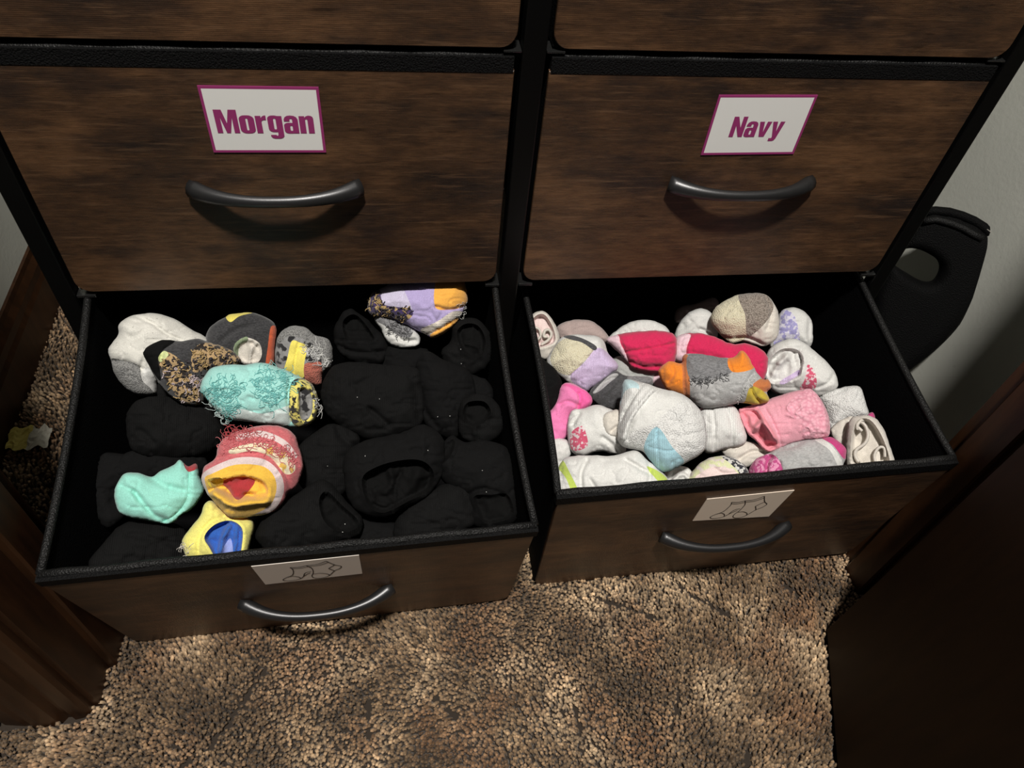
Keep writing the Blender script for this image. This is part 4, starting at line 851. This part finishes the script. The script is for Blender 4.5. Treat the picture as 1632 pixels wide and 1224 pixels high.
sock('R', 'E', [(892,580),(955,530),(1035,540),(1045,495),(1110,478),(1330,508),(1400,462),(1442,488),(1485,570),(1535,635),(1578,645),(1588,690),(1562,722),(1575,772),(1500,795),(1400,785),(1300,805),(1160,815),(1080,755),(960,715),(912,655)], 14, F_GREY,
     'grey sock with orange heel, orange toe and mustard tip, lying on the crimson sock',
     [('toe', [(890,580),(955,528),(1040,545),(1052,690),(1080,757),(960,715),(912,655)], F_ORANGE, 'orange toe'), ('rust_stripe', [(1030,500),(1075,490),(1088,600),(1086,757),(1050,730),(1045,600)], F_RUST), ('sole', [(1085,482),(1320,512),(1345,595),(1200,640),(1092,640)], F_MGREY, 'dark grey sole'),
      ('heel', [(1320,516),(1400,460),(1446,490),(1485,568),(1350,596)], F_ORANGE, 'orange heel'), ('rust_tip', [(1475,665),(1535,632),(1582,648),(1580,705),(1540,715),(1480,690)], F_RUST), ('mustard_tip', [(1425,775),(1450,690),(1500,690),(1562,735),(1578,775),(1500,798),(1405,790)], F_OLIVE, 'mustard folded tip')],
     [('groove', [(1480,600),(1420,680),(1390,780)], 2, 2), ('groove', [(960,540),(990,600),(960,650)], 3, 2), ('groove', [(1460,690),(1480,740),(1520,780)], 2, 3), ('groove', [(1320,516),(1348,596)], 1.6, 1.4), ('groove', [(1048,560),(1060,740)], 1.8, 1.5)],
     threads=[('stitching', [(1090,630),(1220,630),(1330,590),(1320,630),(1230,670),(1120,670)], 36, 8, 0.3, F_DGREY, 'dark fuzzy stitching'), ('stitching', [(1380,760),(1420,680),(1480,620),(1500,630),(1430,720),(1400,780)], 26, 5, 0.28, F_WHITE, 'white stitched edge')])
sock('R', 'F', [(800,745),(940,690),(1050,688),(1092,800),(1095,870),(960,910),(860,980),(840,860)], 52, F_WTERRY, 'white terry sock end at the right, behind the rolled cream sock', [], [('groove', [(800,750),(900,730),(960,700)], 2, 1.6)])
sock('R', 'F', [(1000,930),(1040,880),(1090,852),(1132,846),(1148,890),(1140,970),(1090,1040),(1010,1030)], 62, F_MAGP, 'tiny magenta sock tip peeking out behind the rolled cream sock')
sock('R', 'F', [(300,832),(350,808),(500,758),(620,718),(740,698),(805,758),(855,860),(866,945),(840,1005),(690,1020),(560,1068),(480,1090),(395,1010),(345,960)], 28, F_BABY,
     'baby pink sock with crochet trim and a salmon opening',
     [('opening', [(302,835),(350,812),(420,815),(480,900),(550,1015),(545,1068),(480,1090),(395,1010),(345,960)], F_SALM, 'salmon pink lining'), ('crochet_trim', [(600,800),(700,712),(745,700),(805,758),(858,870),(865,945),(840,1005),(700,1015),(690,900),(630,880)], fabric('crochet_pink', (0.80,0.42,0.50), 'terry', (0.66,0.28,0.36), scale=300), 'raised crochet trim')],
     [('mouth', [(310,840),(370,822),(420,835),(470,910),(535,1010),(535,1055),(480,1075),(400,1000),(350,950)], 7), ('ridge', [(400,960),(440,910),(480,930),(520,1000)], 4, 6), ('groove', [(470,830),(520,920),(570,1060)], 2, 1.6), ('ridge', [(600,860),(640,870),(600,820),(650,780),(690,810),(650,850),(700,870)], 1.6, 1.5), ('ridge', [(680,960),(720,930),(750,970),(710,990)], 1.6, 1.5), ('ridge', [(800,780),(830,860),(830,960)], 3, 1.8)])
sock('R', 'F', [(360,1215),(400,1140),(480,1098),(560,1060),(680,1020),(800,1008),(880,1000),(960,1058),(965,1110),(935,1200),(880,1270),(570,1310),(400,1290)], 40, F_GREY,
     'light grey sock with magenta lining and heel at the front wall',
     [('lining', [(358,1220),(400,1138),(500,1102),(558,1150),(580,1240),(560,1310),(400,1290)], F_MAG, 'mottled magenta lining'), ('heel', [(815,1004),(880,998),(962,1056),(968,1115),(945,1130),(880,1048)], F_MAGP, 'magenta heel'), ('white_edge', [(770,1015),(815,1008),(880,1060),(940,1150),(920,1190),(860,1080)], F_WHITE, 'white stitched edge')],
     [('groove', [(470,1240),(480,1150),(500,1120)], 3, 5), ('groove', [(555,1150),(580,1240)], 2, 2), ('groove', [(700,1020),(650,1050),(560,1070)], 3, 2)])
sock('R', 'F', [(865,960),(900,915),(960,880),(1010,872),(1000,1000),(960,1100),(900,1040)], 44, F_CREAM, 'cream sock fold tucked left of the rolled cream sock')
sock('R', 'F', [(965,1000),(992,885),(1070,862),(1145,880),(1205,960),(1245,1080),(1275,1190),(1240,1270),(1000,1290),(965,1180)], 24, F_CREAM,
     'rolled cream sock standing at the right front, its coil of layers showing',
     [('rolled_layers', [(1000,1140),(1000,1000),(1032,900),(1110,890),(1180,980),(1232,1120),(1210,1170),(1080,1180)], F_CREAM, 'cream rolled layers')],
     [('mouth', [(1000,1150),(1000,1000),(1032,900),(1112,890),(1182,980),(1235,1125),(1205,1170),(1080,1180)], 17)], k=0.6, wr=0.5,
     ribbons=[('rolled_layer', [(1052,1165),(1022,1115),(1030,1075),(1078,1040),(1100,990),(1085,930),(1050,905),(1035,930),(1062,960)], -1, 1.7, 4.0, F_CREAM), ('rolled_layer', [(1150,1165),(1140,1110),(1165,1065),(1200,1065),(1205,1120)], -1, 1.5, 3.5, F_CREAM)])
sock('R', 'G', [(1075,650),(1115,570),(1200,508),(1300,492),(1385,518),(1450,590),(1450,680),(1300,740),(1120,740)], 46, F_PASTEL,
     'pastel green and pink printed sock ball at the front wall', [('pink_print', [(1110,640),(1190,575),(1260,560),(1330,570),(1390,610),(1390,700),(1140,720)], F_PPINK, 'pale pink print'), ('dotted_edge', [(1280,492),(1385,515),(1452,590),(1450,680),(1420,690),(1390,600),(1340,545)], F_DOTS, 'black dotted edging')], [('groove', [(1240,570),(1290,600),(1380,600)], 2.5, 1.5)])
sock('R', 'G', [(240,720),(270,570),(325,500),(480,488),(620,490),(750,458),(825,520),(935,612),(950,680),(880,760),(600,800),(290,830)], 44, F_WHITE,
     'white sock with lime green edges at the front left',
     [('lime_edge', [(270,562),(300,520),(345,590),(410,730),(400,800),(370,740),(325,630)], F_LIME, 'lime green edge'), ('lime_edge', [(815,558),(870,578),(940,630),(930,680),(895,660),(850,612)], F_LIME, 'lime green edge')],
     [('groove', [(420,700),(415,600),(450,520)], 3, 3), ('groove', [(500,690),(470,640)], 3, 2.5), ('groove', [(690,520),(760,560),(830,600)], 3, 3), ('groove', [(830,530),(840,600),(820,680)], 2.5, 2.5)])

# ------------------------------------------------------------------ bag beside the dresser, paper scrap on the carpet
def plate(name, outline, hole, P0, n, thick, mat, parent, dome=0.012):
    """solid slab with a rounded face and an optional slot through it; outline in photo pixels, laid on the plane (P0, n)"""
    n = np.array(n, float); n /= np.linalg.norm(n); P0 = np.array(P0, float)
    u = np.cross(np.array([0, 0, 1.0]), n); u /= np.linalg.norm(u); v = np.cross(n, u)
    cv = lambda pts: np.array([((hit(a, b, P0, n)-P0)@u, (hit(a, b, P0, n)-P0)@v) for a, b in pts])*1000
    O = resample(crom(cv(outline)), 4.0); V = [tuple(p) for p in O]; E = [(i, (i+1) % len(O)) for i in range(len(O))]
    Hh = None
    if hole:
        Hh = resample(crom(cv(hole)), 3.0); b = len(V); V += [tuple(p) for p in Hh]; E += [(b+i, b+(i+1) % len(Hh)) for i in range(len(Hh))]
    lo, hi = O.min(0), O.max(0); gx, gy = np.meshgrid(np.arange(lo[0], hi[0], 5.0), np.arange(lo[1], hi[1], 5.0)); G = np.stack([gx.ravel(), gy.ravel()], 1)
    G = G[inside(G, O)]; G = G[dist(G, O) > 2.5]
    if hole: G = G[dist(G, Hh) > 2.0]
    V += [tuple(p) for p in G]
    r = delaunay_2d_cdt([Vector(p) for p in V], E, [], 0, 1e-5)
    P = np.array([tuple(p) for p in r[0]]); T = np.array([f for f in r[2] if len(f) == 3]); cen = P[T].mean(1)
    ok = inside(cen, O)
    if hole: ok &= ~inside(cen, Hh)
    T = T[ok]
    a, b_, c_ = P[T[:,0]], P[T[:,1]], P[T[:,2]]
    neg = ((b_-a)[:,0]*(c_-a)[:,1]-(b_-a)[:,1]*(c_-a)[:,0]) < 0; T[neg] = T[neg][:, ::-1]
    d = dist(P, O)
    if hole: d = np.minimum(d, dist(P, Hh)*2.0)
    h = dome*np.sqrt(np.maximum(0, 1-(1-np.clip(d/22.0, 0, 1))**2))
    m = len(P)
    co = [(P[i,0]/1000, P[i,1]/1000, h[i]) for i in range(m)]+[(P[i,0]/1000, P[i,1]/1000, -thick-h[i]) for i in range(m)]
    ff = [tuple(t) for t in T.tolist()]+[(t[2]+m, t[1]+m, t[0]+m) for t in T.tolist()]
    cnt = {}
    for t in T.tolist():
        for i in range(3):
            e = (t[i], t[(i+1) % 3]); cnt[e] = 1
    for (p, q) in list(cnt):
        if (q, p) not in cnt: ff.append((q, p, p+m, q+m))
    o = link(name, mesh(name, co, ff), mat, parent, True)
    Mx = Matrix(((u[0], v[0], n[0], P0[0]), (u[1], v[1], n[1], P0[1]), (u[2], v[2], n[2], P0[2]), (0, 0, 0, 1)))
    return o, Mx
BAG_P, BAG_N = (0.515, 0.10, 0.20), (-0.42, -0.80, 0.42)
M_BAG = black_fabric('bag_nylon', (0.0016, 0.0016, 0.0017), 0.7, 0.10)
bag = empty('black_bag')
b1, MB_ = plate('body', [(1395,480),(1430,400),(1475,338),(1510,338),(1552,352),(1582,378),(1586,400),(1572,440),(1548,490),(1515,535),(1470,575),(1425,600),(1395,560)], [(1426,412),(1442,397),(1466,398),(1494,414),(1499,432),(1488,450),(1470,450),(1448,438),(1427,424)], BAG_P, BAG_N, 0.010, M_BAG, bag)
bag.matrix_world = MB_
def onbag(pts, off): 
    inv = MB_.inverted(); nn = np.array(BAG_N)/np.linalg.norm(BAG_N)
    return [tuple(inv @ Vector(hit(a, b, np.array(BAG_P)+nn*off, nn))) for a, b in pts]
V, F = tube_geo(onbag([(1470,338),(1490,336),(1512,338),(1533,344),(1552,352),(1568,362),(1580,374),(1586,388),(1585,402),(1578,425)], 0.004), 0.0055, 8)
link('top_piping', mesh('top_piping', V, F), M_BAG, bag, True)
V, F = tube_geo(onbag([(1472,352),(1492,350),(1515,356),(1535,364),(1552,374),(1566,380)], 0.013), 0.004, 8)
link('handle_strap', mesh('handle_strap', V, F), black_fabric('bag_webbing', (0.004, 0.004, 0.004), 0.6, 0.25), bag, True)
zp = onbag([(1574,366),(1578,369),(1582,373),(1585,378),(1587,384),(1588,390),(1587,396)], 0.008)
VV = []; FF = []
for i in range(len(zp)-1):
    for s_ in (0.25, 0.75):
        p = np.array(zp[i])*(1-s_)+np.array(zp[i+1])*s_
        V, F = tube_geo([p+np.array((-0.0022, 0.0006, 0.001)), p+np.array((0.0022, -0.0006, 0.001))], 0.0008, 6); b = len(VV); VV += V; FF += [tuple(b+i_ for i_ in q) for q in F]
o = link('zipper_teeth', mesh('zipper_teeth', VV, FF), plain('zipper_metal', (0.45, 0.43, 0.40), 0.3, 0.9), bag); o['label'] = 'silver zipper teeth'
tag(bag, 'black bag with a slot handle wedged between the dresser and the right wall', 'bag')

def scrap():
    c = np.array([-0.556, 0.045]); root = empty('paper_scrap', Matrix.Translation((c[0], c[1], 0.012)))
    nx, ny = 15, 11
    def z(i, j): return 0.006+0.006*(vnoise(np.array([i*0.55]), np.array([j*0.6]), 3)[0])+0.004*abs(vnoise(np.array([i*0.35]), np.array([j*0.9]), 8)[0])
    for nm, i0, i1, mt in (('yellow_half', 0, 7, plain('yellow_paper', (0.50, 0.42, 0.10), 0.7)), ('grey_half', 7, 14, plain('grey_paper', (0.42, 0.40, 0.34), 0.7))):
        V = []; F = []
        for i in range(i0, i1+1):
            for j in range(ny):
                x = (i-7)*0.0034; y = (j-5)*0.0036*(1-0.25*abs(i-7)/7)+0.003*math.sin(i*1.3)
                V.append((x, y, z(i, j)))
        k = i1-i0+1
        for a in range(k-1):
            for j in range(ny-1): F.append((a*ny+j, (a+1)*ny+j, (a+1)*ny+j+1, a*ny+j+1))
        o = link(nm, mesh(nm, V, F), mt, root); md = o.modifiers.new('thick', 'SOLIDIFY'); md.thickness = 0.0006
    tag(root, 'crumpled yellow and grey paper scrap on the carpet left of the dresser', 'paper')
scrap()
